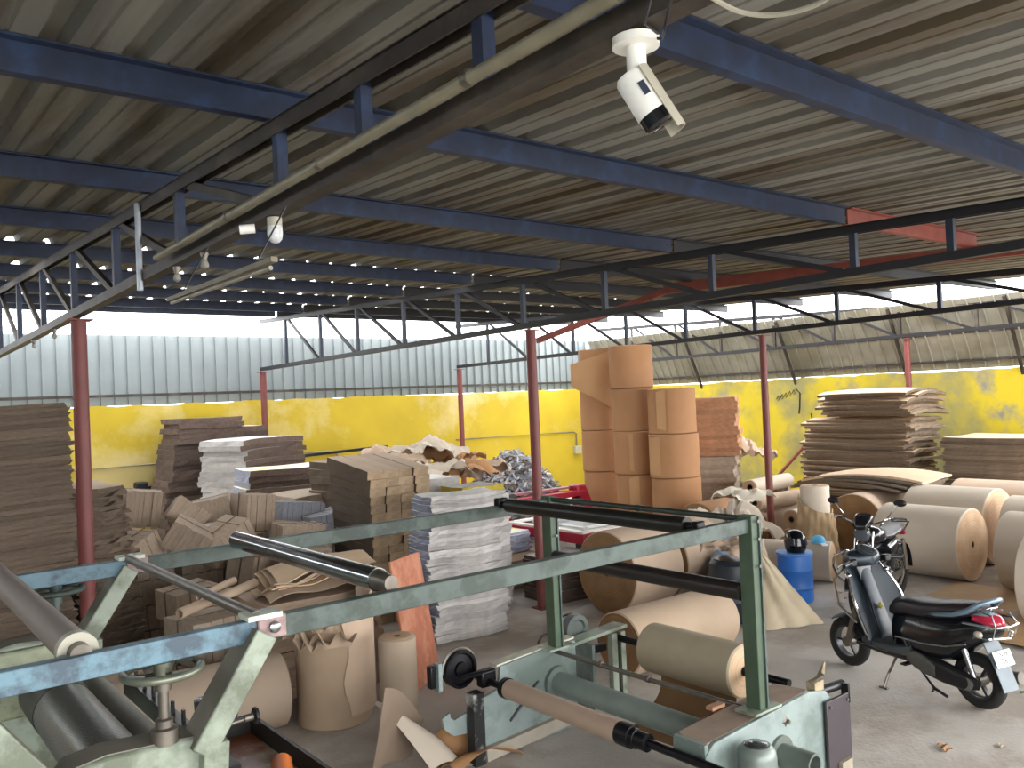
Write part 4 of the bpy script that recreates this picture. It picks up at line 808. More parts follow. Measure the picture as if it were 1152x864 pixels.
tr_ = thing('ink_tray', 'black rimmed ink tray with rusty orange ink beside the printing machine', 'tray', (1.46, 4.02, 0))
b = MB()
for c, s in (((1.46, 4.02, .80), (.5, .95, .02)), ((1.22, 4.02, .85), (.02, .95, .12)), ((1.70, 4.02, .85), (.02, .95, .12)), ((1.46, 3.55, .85), (.5, .02, .12)), ((1.46, 4.49, .85), (.5, .02, .12))): b.box(c, s)
b.build('tray_body', mat('tray_black', '#26221f', .5, var=.3, scale=12), tr_)
b = MB(); b.box((1.46, 4.02, .815), (.45, .9, .012)); b.build('ink_residue', mat('rusty_ink', '#7a3d16', .4, var=.4, scale=8, c2='#b9ab95', c2amt=.45), tr_)
b = MB(); b.tube((1.50, 3.60, .86), (1.60, 3.86, .87), .05, 16); b.build('ink_scoop', mat('orange_ink', '#cf6a16', .5), tr_)
b = MB(); b.tube((1.32, 3.62, .87), (1.34, 4.3, .88), .045, 16); b.build('drain_pipe', MATS['greyish_sleeve'], tr_)
for u in (1.26, 1.66):
    for v in (3.6, 4.44):
        b = MB(); b.bar((u, v, 0), (u, v, .80), .04, .04); b.build('leg', ChordB, tr_)

# ------------------------------------------------------------------ overhead frame that carries the web rollers
rf = thing('roller_frame', 'long blue and green steel frame with rollers over both machines', 'machine frame', (2.5, 3.95, 1.2))
for v, u1 in ((A, 4.30), (B - .02, 4.25)):
    b = MB(); b.bar((-.7, v, 1.738), (1.215, v, 1.738), .05, .08); b.build('blue_rail', BlueR, rf, bevel=.004)
    b = MB(); b.bar((1.215, v, 1.738), (u1, v, 1.738), .05, .085); b.build('green_rail', GreenR, rf, bevel=.004)
    b = MB(); b.box((1.205, v, 1.79), (.13, .10, .018)); b.build('saddle_plate', mat('pale_saddle', '#cdd3c4', .5), rf)
    b = MB(); b.box((1.235, v - .031, 1.745), (.11, .014, .085)); b.build('bolt_plate', mat('pinkish_plate', '#8f7674', .5, var=.3, scale=30), rf, bevel=.01)
    b = MB(); b.lathe([(.022, 0), (.022, .014), (.012, .02), (0, .02)], (1.24, v - .038, 1.745), (0, -1, 0), 8); b.build('bolt', Steel, rf)
    b = MB(); b.box((4.20, v - (.0), 1.22), (.06, .10, 1.16)); p_ = b.build('post', PostG, rf, bevel=.005)
    b = MB(); b.box((4.235, v, 1.22), (.014, .125, 1.14)); b.build('flange', GreenR, p_)
    b = MB(); b.box((4.22, v, .655), (.26, .15, .014)); b.build('foot_plate', Mint, p_)
    for z in (1.765, 1.66, 1.50):
        k = MB(); k.lathe([(.011, 0), (.011, .008), (0, .009)], (4.21, v - .064, z), (0, -1, 0), 8); k.build('bolt', SteelD, p_)
B2 = B - .02
b = MB(); b.tube((1.19, A, 1.785), (1.19, B2, 1.785), .022, 18); b.build('tie_rod', SteelD, rf)
b = MB(); b.tube((1.777, A + .13, 1.805), (1.777, B2 - .05, 1.805), .05, 28); cr = b.build('chrome_roller', mat('polished_roller', '#8f9396', .14, 1.0, var=.15), rf)
b = MB(); b.tube((1.777, A + .02, 1.805), (1.777, A + .13, 1.805), .032, 16, r2=.047); b.build('roller_journal', SteelD, cr); b = MB(); b.tube((1.777, B2 - .05, 1.805), (1.777, B2 + .03, 1.805), .02, 12); b.build('roller_journal', SteelD, cr)
b = MB(); b.tube((3.745, A + .08, 1.785), (3.745, B2 - .09, 1.785), .05, 26); k_ = b.build('black_roller', mat('black_roller', '#23231f', .35, .3, var=.2, scale=10), rf)
b = MB(); b.tube((3.745, A, 1.785), (3.745, B2 + .03, 1.785), .024, 14); b.build('roller_journal', BlkOil, k_)
b = MB(); b.box((3.745, B2, 1.80), (.09, .06, .07)); b.box((3.745, A, 1.80), (.07, .05, .04)); b.build('roller_bearing', BlkOil, rf, bevel=.01)
b = MB(); b.tube((4.20, A, 1.775), (4.20, B2, 1.775), .019, 14)
for v in (3.9, 4.25): b.tube((4.20, v, 1.775), (4.20, v + .03, 1.775), .024, 14)
b.build('cross_pipe', mat('oily_green_steel', '#3b453f', .35, .4, var=.2, scale=12), rf)
b = MB(); b.tube((4.20, A + .06, 1.335), (4.20, B2 - .06, 1.335), .055, 26); k_ = b.build('lower_roller', mat('brown_black_roller', '#2a2422', .35, .2, var=.15), rf)
b = MB(); b.tube((4.20, A, 1.335), (4.20, B2, 1.335), .02, 12); b.build('roller_journal', Steel, k_)

# ------------------------------------------------------------------ reel stand (right front)
rs = thing('reel_stand', 'pale green reel stand with two shafts, a motor and brake drums', 'machine', (4.2, 3.95, 0))
NP = [(3.62, 0), (5.04, 0), (5.04, .50), (4.88, .56), (4.82, .62), (4.64, .660), (3.70, .615), (3.62, .56)]
b = MB(); b.prism(*uz(NP, 2.985, .03)); b.build('near_side_plate', MintB, rs, bevel=.006)
b = MB(); b.prism([(3.62, 3.0, .60), (3.68, 3.21, .605), (4.62, 3.21, .65), (4.66, 3.0, .65)], (0, 0, .012)); b.build('top_flange', mat('dusty_brown_flange', '#8b7868', .7, var=.15, scale=9), rs)
b = MB(); b.bar((3.64, 2.98, .57), (3.64, 3.2, .57), .03, .1); b.build('flange_end', MintB, rs)
FP = [(3.46, 0), (4.42, 0), (4.42, .655), (4.2, .662), (3.68, .625), (3.66, .47), (3.52, .44), (3.46, .42)]
b = MB(); b.prism(*uz(FP, B + .0, .03)); b.build('far_side_plate', MintB, rs, bevel=.006)
b = MB(); b.prism([(3.66, B + .0, .622), (3.66, B + .09, .622), (4.42, B + .09, .665), (4.42, B + .0, .665)], (0, 0, .014)); b.build('top_flange', mat('worn_pale_flange', '#b9b7a6', .6, var=.2, scale=12), rs)
b = MB(); b.bar((3.5, B - .03, .05), (4.42, B - .03, .10), .06, .09); b.build('foot_ledge', mat('dusty_ledge', '#a39a8c', .8, var=.1), rs)
b = MB(); b.bar((3.44, B - .02, 0), (3.44, B - .02, .50), .09, .09); b.build('leg', mat('black_white_leg', '#1d1d1e', .5, var=.2, scale=6, c2='#c4c4be', c2amt=.42), rs)
b = MB(); b.prism([(x_ + .10, B + .04, z_) for x_, z_ in ((3.10, .36), (3.12, .28), (3.19, .22), (3.36, .20), (3.36, .36), (3.25, .335), (3.20, .325), (3.17, .35), (3.165, .385))], (0, .02, 0)); b.build('hook_plate', MintB, rs)
# lower shaft with bearings and brake drum
LS = (3.59, .535)
b = MB(); b.tube((LS[0], 2.72, LS[1]), (LS[0], 5.02, LS[1]), .026, 18); b.build('lower_shaft', BlkOil, rs)
b = MB(); b.lathe([(.0, 3.35), (.052, 3.36), (.052, 3.44), (.058, 3.442), (.058, 3.478), (.068, 3.48), (.068, 3.58), (0, 3.581)], (LS[0], 0, LS[1]), (0, 1, 0), 24); b.build('chuck', BlkOil, rs); b = MB(); b.tube((LS[0], 4.66, LS[1]), (LS[0], 4.69, LS[1]), .072, 22); b.build('end_collar', BlkOil, rs)
b = MB(); b.box((LS[0], B + .04, LS[1] + .02), (.13, .08, .12)); b.box((LS[0] - .12, B + .03, LS[1] + .07), (.2, .05, .03)); b.build('shaft_bearing', BlkOil, rs, bevel=.015)
b = MB(); b.lathe([(.02, -.04), (.05, -.04), (.055, -.02), (.105, -.015), (.115, -.035), (.135, -.035), (.135, .03), (.125, .035), (.0, .035)], (3.46, 5.06, .615), (0, 1, 0), 32); dr = b.build('brake_drum', BlkOil, rs)
b = MB(); b.path([(3.46 + .145 * math.cos(k), 5.06, .615 + .145 * math.sin(k)) for k in [x * .2 for x in range(2, 17)]], .012, 6); b.build('brake_band', SteelD, dr)
b = MB(); b.box((3.27, 5.05, .60), (.035, .07, .20)); b.build('brake_pad', MintB, dr, bevel=.005)
b = MB(); b.box((3.22, 5.06, .61), (.045, .06, .16)); b.build('brake_spring_box', BlkOil, dr, bevel=.01)
# upper shaft carried by a bracket
US = (4.92, .565)
b = MB(); b.tube((US[0], 3.30, US[1]), (US[0], 4.98, US[1]), .028, 18); b.build('upper_shaft', BlkOil, rs)
b = MB(); b.bar((4.55, B + .02, .0), (4.55, B + .02, .60), .20, .03); b.build('bracket_plate', MintB, rs)
b = MB(); b.prism([(4.42, B + .0, .60), (4.45, B + .14, .60), (5.0, B + .14, .63), (5.02, B + .0, .63)], (0, 0, .03)); b.build('bracket_top', Mint, rs, bevel=.006)
b = MB(); b.bar((4.84, B + .0, .0), (4.84, B + .0, .62), .05, .06); b.bar((4.98, B + .03, 0), (4.98, B + .03, .60), .03, .05); b.build('bracket_leg', Mint, rs)
b = MB(); b.box((4.91, B + .03, .3), (.04, .04, .56)); b.box((4.68, B - .01, .54), (.12, .05, .06)); b.build('bracket_slide', BlkOil, rs, bevel=.006)
b = MB(); b.lathe([(.02, -.03), (.07, -.03), (.085, -.045), (.12, -.045), (.12, .03), (.10, .035), (0, .035)], (4.62, 5.08, .66), (0, 1, 0), 28); b.build('brake_drum', mat('grey_drum', '#59605c', .4, .4, var=.2), rs)
b = MB(); b.path([(4.62 + .15 * math.cos(k), 5.16 + .02 * math.sin(k * 3), .62 + .15 * math.sin(k)) for k in [x * .35 for x in range(0, 30)]], .009, 6); b.path([(4.35 + .1 * math.cos(k), 5.12, .55 + .12 * math.sin(k)) for k in [x * .35 for x in range(0, 24)]], .008, 6); b.path([(4.3, 5.0, .64), (4.38, 5.08, .5), (4.45, 5.1, .35), (4.4, 5.15, .02)], .010, 6); b.build('cable_coil', Blk, rs)
b = MB(); b.tube((4.21, 3.0, .63), (4.21, B, .615), .017, 14)
for v in (3.9, 4.35): b.tube((4.21, v, .625), (4.21, v + .025, .625), .024, 14)
b.build('thin_cross_rod', SteelD, rs)
b = MB(); b.tube((4.21, 3.0, .385), (4.21, B - .01, .385), .082, 32); b.build('thick_cross_pipe', mat('greenish_grey_pipe', '#7f8a84', .5, var=.1, scale=8), rs)
b = MB(); b.tube((4.21, B - .05, .385), (4.21, B - .012, .385), .125, 28); b.build('pipe_flange', MintB, rs)
b = MB(); b.tube((4.02, B - .03, .44), (3.74, B - .03, .22), .008, 6); b.build('dark_rod', Blk, rs)
# motor and fittings on the outside of the near plate
b = MB(); b.lathe([(.095, .05), (.095, .44), (.108, .445), (.108, .54), (.10, .575), (.075, .60), (0, .603)], (3.88, 2.83, 0), n=30); mo = b.build('motor', mat('motor_grey', '#6f7872', .4, .3, var=.12), rs)
b = MB()
for k in range(20):
    a = k / 20 * 6.2832; b.box((3.88 + .10 * math.cos(a), 2.83 + .10 * math.sin(a), .27), (.025, .005, .34), Matrix.Rotation(a, 3, 'Z'))
b.build('cooling_fins', MATS['motor_grey'], mo)
b = MB(); b.lathe([(.065, .6035), (.06, .607), (.0, .609)], (3.88, 2.83, 0), n=20); b.build('fan_grille', Steel, mo)
b = MB(); b.box((3.77, 2.80, .30), (.10, .14, .12)); b.build('terminal_box', mat('terminal_grey', '#9aa39c', .5), mo, bevel=.006)
b = MB(); b.box((3.88, 2.86, .035), (.26, .2, .05)); b.build('motor_foot', SteelD, mo)
b = MB(); b.tube((4.30, 2.975, .38), (4.30, 2.95, .38), .11, 26); b.tube((4.30, 2.95, .38), (4.30, 2.74, .38), .07, 24, hole=.055); b.build('pipe_stub', mat('stub_grey', '#6c746d', .4, .4, var=.12), rs)
b = MB(); b.box((4.90, 2.945, .31), (.27, .02, .52)); pn = b.build('dark_cover_panel', mat('dark_panel', '#3b3438', .4, var=.15), rs, bevel=.004)
b = MB(); b.tube((4.84, 3.03, .60), (5.06, 3.0, .60), .03, 12); b.box((5.03, 2.96, .56), (.02, .05, .12)); b.build('panel_hinge', Blk, pn)
b = MB(); b.box((4.93, 2.925, .12), (.12, .03, .1)); b.build('panel_bracket', mat('panel_bracket', '#8f8572', .6), pn)
for u, z in ((4.80, .53), (5.0, .53), (4.80, .12)):
    k = MB(); k.lathe([(.010, 0), (.010, .01), (0, .011)], (u, 2.935, z), (0, -1, 0), 8); k.build('screw', Steel, pn)
k = MB(); k.lathe([(.03, 0), (.012, .01), (.012, .03), (0, .031)], (4.37, 2.97, .555), (0, -1, 0), 8, wob=lambda a, q: .25 * math.cos(4 * a)); k.build('star_bolt', SteelD, rs)
b = MB(); b.box((4.78, 3.02, .655), (.10, .06, .06)); b.path([(4.74, 3.02, .67), (4.81, 2.99, .73), (4.85, 2.99, .79)], [.03, .02, .006], 8); b.build('rag_tuft', mat('rag', '#978a70', .9, var=.2, scale=20), rs)
b = MB(); b.path([(4.05, 3.25, .62), (4.0, 3.3, .58), (4.02, 3.34, .50), (4.08, 3.3, .48)], .012, 6); b.box((4.06, 3.24, .655), (.12, .05, .02)); b.build('paper_shreds', mat('shreds', '#a2785f', .9, var=.3, scale=20), rs)
# rolls carried by the shafts, and the web of paper hanging under
roll((LS[0], 3.58, LS[1]), (LS[0], 4.66, LS[1]), .066, 'thin paper covered roll on the lower shaft of the reel stand', mat('sleeve_kraft', '#a68f7c', .7, var=.05), EndD, .03, core=False)
roll((US[0], 3.66, US[1]), (US[0], 4.52, US[1]), .188, 'medium kraft roll mounted on the upper shaft of the reel stand', mat('mounted_kraft', '#a89a82', .75, var=.05), EndP, .035, core=False)
def web(a, q):
    return Vector((4.93 - .35 * q + .05 * math.sin(q * 5), 3.74 + .70 * a, .375 - .34 * q ** .7 + .02 * math.sin(a * 4)))
b = MB(); b.sheet(web, 8, 10, .003); tag(b.build('kraft_web', mat('brown_web', '#9a7651', .8, var=.05)), 'brown paper web hanging from the mounted kraft roll', 'paper web')  # web in one even brown paper colour

# ------------------------------------------------------------------ red printing table and red press
rt = thing('printing_table', 'red skirted printing table with white frames on top beside the middle post', 'table', (8.2, 8.8, 0))
u0, u1, v0, v1 = 7.48, 8.92, 7.98, 9.62
b = MB()
for c, s in ((((u0 + u1) / 2, v0, .69), (u1 - u0, .05, .13)), (((u0 + u1) / 2, v1, .69), (u1 - u0, .05, .13)), ((u0, (v0 + v1) / 2, .69), (.05, v1 - v0 + .05, .13)), ((u1, (v0 + v1) / 2, .69), (.05, v1 - v0 + .05, .13))): b.box(c, s)
b.build('skirt', Red, rt, bevel=.006)
b = MB(); b.box(((u0 + u1) / 2, (v0 + v1) / 2, .70), (u1 - u0 - .05, v1 - v0 - .05, .03)); b.build('table_bed', mat('grey_bed', '#8d9296', .4, .3, var=.1), rt)
def rectframe(name, a0, a1, c0, c1, z, w_, h_, m_):
    b = MB(); b.box(((a0 + a1) / 2, c0, z), (a1 - a0, w_, h_)); b.box(((a0 + a1) / 2, c1, z), (a1 - a0, w_, h_)); b.box((a0, (c0 + c1) / 2, z), (w_, c1 - c0 + w_, h_)); b.box((a1, (c0 + c1) / 2, z), (w_, c1 - c0 + w_, h_)); return b.build(name, m_, rt, bevel=.004)
rectframe('white_frame', u0 + .06, u1 - .06, v0 + .06, v1 - .06, .765, .10, .03, White)
rectframe('inner_frame', u0 + .32, u1 - .32, v0 + .32, v1 - .32, .765, .07, .03, White)
for u in (u0 + .12, u1 - .12):
    for v in (v0 + .12, v1 - .12):
        b = MB(); b.bar((u, v, 0), (u, v, .64), .06, .06); b.build('leg', ChordB, rt)
b = MB(); b.tube((7.66, 8.16, .40), (8.0, 8.16, .40), .10, 20); b.lathe([(.04, 0), (.04, .14)], (7.8, 8.16, .5), n=12); b.box((7.83, 8.16, .27), (.3, .2, .1)); b.bar((7.83, 8.16, 0), (7.83, 8.16, .3), .1, .1); b.build('yellow_motor', mat('yellow_motor', '#c9921a', .45, var=.15), rt)
b = MB(); b.box((8.35, 8.25, .40), (.34, .3, .36)); b.bar((8.35, 8.25, 0), (8.35, 8.25, .25), .12, .12); b.build('dark_gearbox', BlkOil, rt, bevel=.03)
rp_ = thing('paper_press', 'low red painted press beam in front of the shredded paper heap', 'press', (9.5, 10.75, 0))
b = MB(); b.box((9.3, 10.8, .86), (1.75, .22, .10)); b.build('red_beam', Red, rp_, bevel=.02)
b = MB(); b.box((9.2, 10.72, .745), (1.7, .10, .07)); b.build('grey_rail', SteelD, rp_)
b = MB(); b.box((9.25, 10.95, .955), (1.5, .16, .03)); b.build('pink_edge', mat('faded_red', '#9c5560', .5, var=.2), rp_)
b = MB(); b.prism([(9.95, 10.70, 1.0), (10.16, 10.70, 1.0), (10.30, 10.70, .70), (10.33, 10.70, .48), (10.22, 10.70, .48), (10.12, 10.70, .72), (9.95, 10.70, .82)], (0, .24, 0)); b.build('red_end_cover', Red, rp_, bevel=.03)
for u in (8.5, 10.05):
    b = MB(); b.bar((u, 10.85, 0), (u, 10.85, .82), .1, .1); b.build('leg', Red, rp_)
b = MB(); b.lathe([(.03, -.03), (.09, -.03), (.09, .03), (0, .03)], (8.42, 10.62, .93), (0, -1, 0), 18); b.bar((8.42, 10.66, .9), (8.42, 10.8, .86), .05, .05); b.build('black_hand_knob', Blk, rp_)
# ------------------------------------------------------------------ scooter
PaintD = mat('dark_teal_paint', '#15232e', .42, var=.06, scale=4); PaintB = mat('black_paint', '#131518', .2, var=.06, scale=4)
SeatM = mat('seat_vinyl', '#2a2429', .38, var=.12, scale=12, bump=.1, bscale=60); Tyre = mat('tyre_rubber', '#1b1a19', .85, var=.15, scale=20); Rim = mat('wheel_rim', '#3d3e40', .4, .6)
GrabM = mat('grab_rail_grey', '#6d8190', .3, .4, var=.08); Smoke = mat('greyish_engine', '#5b5b58', .4, .5, var=.2, scale=12)
def wheel(root, x, r, wt, rimr, spokes, y=0):
    b = MB(); n = 12; prof = [(r - .5 * wt * 1.0 + .5 * wt * math.cos(t) * 1.0, .5 * wt * math.sin(t)) for t in [2 * math.pi * k / n for k in range(n)]]
    prof.append(prof[0]); b.lathe(prof, (x, y, r), (0, 1, 0), 36); b.f = [f for f in b.f if len(f) == 4]; b.mi = [0] * len(b.f)
    t = b.build('tyre', Tyre, root, local=True)
    b = MB(); b.tube((x, y - wt * .36, r), (x, y + wt * .36, r), r - wt * .72, 30, hole=rimr); b.build('rim', Rim, t, local=True)
    b = MB(); b.tube((x, y - .05, r), (x, y + .05, r), .045, 18); b.build('hub', SteelD, t, local=True)
    b = MB()
    for k in range(spokes):
        a = 2 * math.pi * k / spokes; b.bar((x + .03 * math.cos(a), y, r + .03 * math.sin(a)), (x + (rimr + .01) * math.cos(a), y, r + (rimr + .01) * math.sin(a)), .02 if spokes < 10 else .006, .03 if spokes < 10 else .006, up=(0, 1, 0))
    b.build('spokes', Rim, t, local=True)
def ell(x, zc, hw, hh, n=20, p=2.5, y=0):
    out = []
    for k in range(n):
        t = 2 * math.pi * k / n; c, s = math.cos(t), math.sin(t)
        out.append(Vector((x, y + hw * math.copysign(abs(c) ** (2 / p), c), zc + hh * math.copysign(abs(s) ** (2 / p), s))))
    return out
sc = thing('scooter', 'dark blue scooter parked on its side stand on the concrete floor', 'scooter', (6.98, 3.506, 0), math.atan2(.976, .22))
wheel(sc, -.63, .215, .095, .125, 3); wheel(sc, .63, .22, .09, .13, 3)
b = MB(); fn = lambda a, q: Vector((.63 + .25 * math.cos(R_(58 + 105 * a)), (q - .5) * .15, .22 + .25 * math.sin(R_(58 + 105 * a)) - .03 * (2 * q - 1) ** 2)); b.sheet(fn, 16, 6, .006); b.build('front_fender', PaintD, sc, local=True)
b = MB(); b.bar((.60, .06, .22), (.46, .06, .62), .03, .05); b.bar((.60, -.06, .22), (.46, -.06, .62), .03, .05); b.build('fork', SteelD, sc, local=True)
def shield(a, q):
    y = (a - .5) * 2; w_ = .5 * (.42 + .17 * math.sin(min(1, q * 1.15) * 2.4)) * (1 - .25 * q ** 4)
    return Vector((.24 + .27 * q - .10 * y * y * (.4 + .6 * math.sin(q * 3)) + .015, y * w_, .31 + .66 * q))
b = MB(); b.sheet(shield, 16, 14, .02); b.build('leg_shield', PaintD, sc, local=True)
b = MB(); b.path([shield(0, k / 12) + Vector((-.015, 0, 0)) for k in range(1, 13)], .011, 8); b.build('chrome_edge_guard', Chrome, sc, local=True); b = MB(); b.path([shield(1, k / 12) + Vector((-.015, 0, 0)) for k in range(1, 13)], .011, 8)
b.path([shield(1, .95) + Vector((0, .0, 0)), shield(1, .8) + Vector((.10, .06, 0)), shield(1, .5) + Vector((.12, .06, 0)), shield(1, .3) + Vector((.02, .02, 0))], .010, 8); b.build('chrome_edge_guard', Chrome, sc, local=True)
b = MB(); b.loft([ell(.20, .36, .09, .05), ell(.25, .48, .085, .06), ell(.31, .62, .075, .06), ell(.38, .78, .07, .07), ell(.45, .93, .06, .06)][:]); b.build('centre_spine', PaintD, sc, local=True)
b = MB(); b.sphere((.255, .02, .62), .028, 12, (.4, 1, 1)); b.build('yellow_sticker', mat('faded_sticker', '#8f8a2a', .5), sc, local=True)
b = MB(); b.loft([ell(.34, .335, .17, .03, p=4), ell(.24, .33, .20, .035, p=4), ell(.0, .33, .20, .035, p=4), ell(-.15, .35, .18, .06, p=4)]); b.build('floorboard', mat('floor_mat', '#3a4043', .6, var=.12), sc, local=True)
b = MB(); b.loft([ell(.44, .275, .13, .03, p=3), ell(.15, .27, .15, .04, p=3), ell(-.2, .28, .14, .05, p=3)]); b.build('belly_cover', PaintB, sc, local=True)
# head cowl, dash and bars
b = MB(); b.loft([ell(.33, 1.0, .03, .03), ell(.36, 1.0, .12, .055), ell(.42, 1.005, .19, .075), ell(.48, 1.0, .18, .085), ell(.55, .97, .13, .085), ell(.60, .95, .05, .05)]); hd = b.build('head_cowl', PaintD, sc, local=True)
b = MB(); b.loft([ell(.40, .80, .07, .05), ell(.42, .90, .085, .06), ell(.44, .98, .10, .06)]); b.build('steering_neck', PaintB, hd, local=True)
b = MB(); b.lathe([(.085, 0), (.09, .008), (.075, .016), (0, .016)], (.40, 0, 1.072), (-.45, 0, .9), 24); b.v = [(x, y * 1.25, z) for x, y, z in b.v]; b.build('speedometer', mat('dash_glass', '#2b3238', .12), hd, local=True)
b = MB(); b.lathe([(.074, .0165), (.076, .0195), (.066, .0195)], (.40, 0, 1.072), (-.45, 0, .9), 24); b.f = [f for f in b.f if len(f) == 4]; b.mi = [0] * len(b.f); b.build('dial_ring', Chrome, hd, local=True)
for s in (1, -1):
    b = MB(); b.path([(.40, s * .15, 1.0), (.36, s * .24, .995), (.32, s * .36, .985)], [.02, .021, .019], 10); b.build('grip', Blk, hd, local=True)
    b = MB(); b.path([(.41, s * .19, .99), (.42, s * .26, .975), (.37, s * .38, .965)], .008, 6); b.build('brake_lever', Steel, hd, local=True)
    b = MB(); b.box((.37, s * .21, .99), (.06, .07, .055)); b.build('switch_block', Blk, hd, local=True, bevel=.01)
    b = MB(); b.sphere((.40, s * .235, .88), .03, 12, (1, .8, .8)); b.build('chrome_horn_cap', Chrome, hd, local=True)
# seat, rear body and tail
st = [(.10, .63, .10, .05), (.05, .66, .125, .075), (-.08, .69, .145, .075), (-.22, .695, .155, .07), (-.38, .715, .16, .075), (-.54, .745, .15, .07), (-.66, .775, .12, .05), (-.71, .785, .06, .02)]
b = MB(); b.loft([ell(x, z, w_, h_, p=2.8) for x, z, w_, h_ in st]); b.build('seat', SeatM, sc, local=True)
bd = [(.10, .46, .08, .14), (.06, .465, .12, .18), (-.10, .475, .165, .19), (-.30, .49, .20, .20), (-.50, .53, .205, .185), (-.64, .60, .175, .125), (-.73, .63, .14, .095), (-.80, .645, .08, .06), (-.825, .65, .03, .03)]
b = MB(); b.loft([ell(x, z, w_, h_, 28, 2.4) for x, z, w_, h_ in bd]); rb = b.build('rear_body', PaintB, sc, local=True)
b = MB(); b.path([(.02, .15, .36), (-.02, .178, .44), (-.10, .186, .445), (-.3, .203, .452), (-.5, .208, .48), (-.66, .187, .53)], .008, 8); b.path([(-.13, .187, .39), (-.10, .186, .445)], .01, 6); b.build('silver_trim', Steel, rb, local=True)
b = MB(); b.box((-.26, .197, .60), (.004, .004, .03)); b.box((-.272, .197, .60), (.004, .004, .03)); b.build('emblem_bars', Chrome, rb, local=True)
b = MB(); b.path([(-.30, .185, .695), (-.42, .195, .71), (-.56, .185, .735), (-.66, .165, .775), (-.745, .125, .84), (-.775, .06, .855), (-.78, 0, .858), (-.775, -.06, .855), (-.745, -.125, .84), (-.66, -.165, .775), (-.56, -.185, .735), (-.42, -.195, .71), (-.30, -.185, .695)], [.012, .018, .02, .022, .02, .019, .019, .019, .02, .022, .02, .018, .012], 10); b.build('grab_rail', GrabM, sc, local=True)
b = MB(); b.loft([ell(-.67, .715, .12, .035), ell(-.73, .71, .115, .045), ell(-.80, .69, .085, .045), ell(-.835, .675, .04, .02)]); tl_ = b.build('tail_light', mat('tail_red', '#a5213a', .15), sc, local=True)
b = MB(); b.loft([ell(-.65, .735, .10, .02), ell(-.71, .748, .095, .02), ell(-.76, .735, .06, .015)]); b.build('tail_panel', mat('tail_grey', '#78898e', .25, .3), tl_, local=True)
b = MB(); cg = lambda y, s=1: None
sh = lambda P: [(x + .075, y, z) for x, y, z in P]
b.path(sh([(-.66, .19, .66), (-.74, .215, .70), (-.86, .20, .70), (-.955, .12, .69), (-.97, 0, .688), (-.955, -.12, .69), (-.86, -.20, .70), (-.74, -.215, .70), (-.66, -.19, .66)]), .008, 8)
b.path(sh([(-.80, .20, .60), (-.90, .15, .60), (-.965, 0, .60), (-.90, -.15, .60), (-.80, -.20, .60)]), .010, 8)
for y in (.13, .0, -.13): b.path(sh([(-.95 + .06 * abs(y) * 4, y, .60), (-.975 + .06 * abs(y) * 4, y, .69), (-.90, y * .8, .765), (-.80, y * .7, .78)]), .006, 6)
b.path(sh([(-.80, .11, .78), (-.82, 0, .79), (-.80, -.11, .78)]), .006, 6); b.build('chrome_tail_guard', Chrome, sc, local=True)
b = MB(); b.sphere((-.75, .165, .62), .035, 12, (1, .8, .8)); b.sphere((-.75, -.165, .62), .035, 12, (1, .8, .8)); b.build('indicator', mat('indicator_lens', '#a39a8c', .2), sc, local=True)
b = MB(); b.sheet(lambda a, q: Vector((-.73 - .15 * q, (a - .5) * .17, .54 - .34 * q + .02 * math.sin(q * 3))), 3, 6, .008); mf = b.build('mud_flap', mat('mud_flap', '#59646b', .5), sc, local=True)
b = MB(); pr = Matrix.Rotation(R_(22), 3, 'Y'); b.box((-.83, 0, .435), (.006, .20, .115), pr); npl = b.build('number_plate', mat('plate_white', '#dfe2e0', .4, var=.03), sc, local=True)
for txt, zz, sz in (('TN 28', .027, .045), ('1263', -.022, .062)):
    fc = bpy.data.curves.new('plate_number', 'FONT'); fc.body = txt; fc.size = sz; fc.align_x = 'CENTER'; fc.align_y = 'CENTER'; fc.extrude = .001
    tmp = bpy.data.objects.new('lettering', fc); col.objects.link(tmp); bpy.context.view_layer.update(); me = bpy.data.meshes.new_from_object(tmp.evaluated_get(bpy.context.evaluated_depsgraph_get())); bpy.data.objects.remove(tmp); me.materials.clear(); me.materials.append(Blk)
    fo = bpy.data.objects.new('plate_number', me); col.objects.link(fo); fo.parent = npl
    rot = (pr.to_4x4() @ Matrix.Rotation(R_(-90), 4, 'Z') @ Matrix.Rotation(R_(90), 4, 'X')); fo.rotation_euler = rot.to_euler(); fo.location = Vector((-.83, 0, .435)) + pr @ Vector((-.0045, 0, zz))
# engine side, stands
b = MB(); b.loft([ell(-.16, .28, .03, .05, y=.12), ell(-.24, .275, .045, .085, y=.13), ell(-.42, .25, .05, .085, y=.135), ell(-.60, .225, .045, .07, y=.13), ell(-.70, .22, .02, .04, y=.12)]); en = b.build('transmission_case', mat('black_case', '#1d1d1f', .35, .3, var=.1), sc, local=True)
b = MB(); b.loft([ell(-.12, .30, .012, .03, y=.175), ell(-.20, .30, .022, .07, y=.18), ell(-.30, .275, .022, .07, y=.185), ell(-.38, .25, .012, .04, y=.18)]); b.build('kick_cover', Smoke, en, local=True)
b = MB(); b.tube((-.63, .10, .215), (-.63, .16, .215), .05, 16); b.build('axle_cap', Steel, en, local=True)
b = MB(); b.path([(-.50, -.10, .20), (-.60, -.15, .22), (-.85, -.17, .26)], [.04, .055, .05], 12); b.build('silencer', SteelD, sc, local=True)
b = MB(); b.tube((-.66, .10, .24), (-.58, .12, .50), .022, 12); b.build('rear_shock', Steel, sc, local=True)
b = MB(); b.path([(.02, .12, .27), (.05, .20, .12), (.06, .25, .012)], .012, 8); b.bar((.02, .25, .008), (.10, .25, .008), .03, .012); b.build('side_stand', SteelD, sc, local=True)
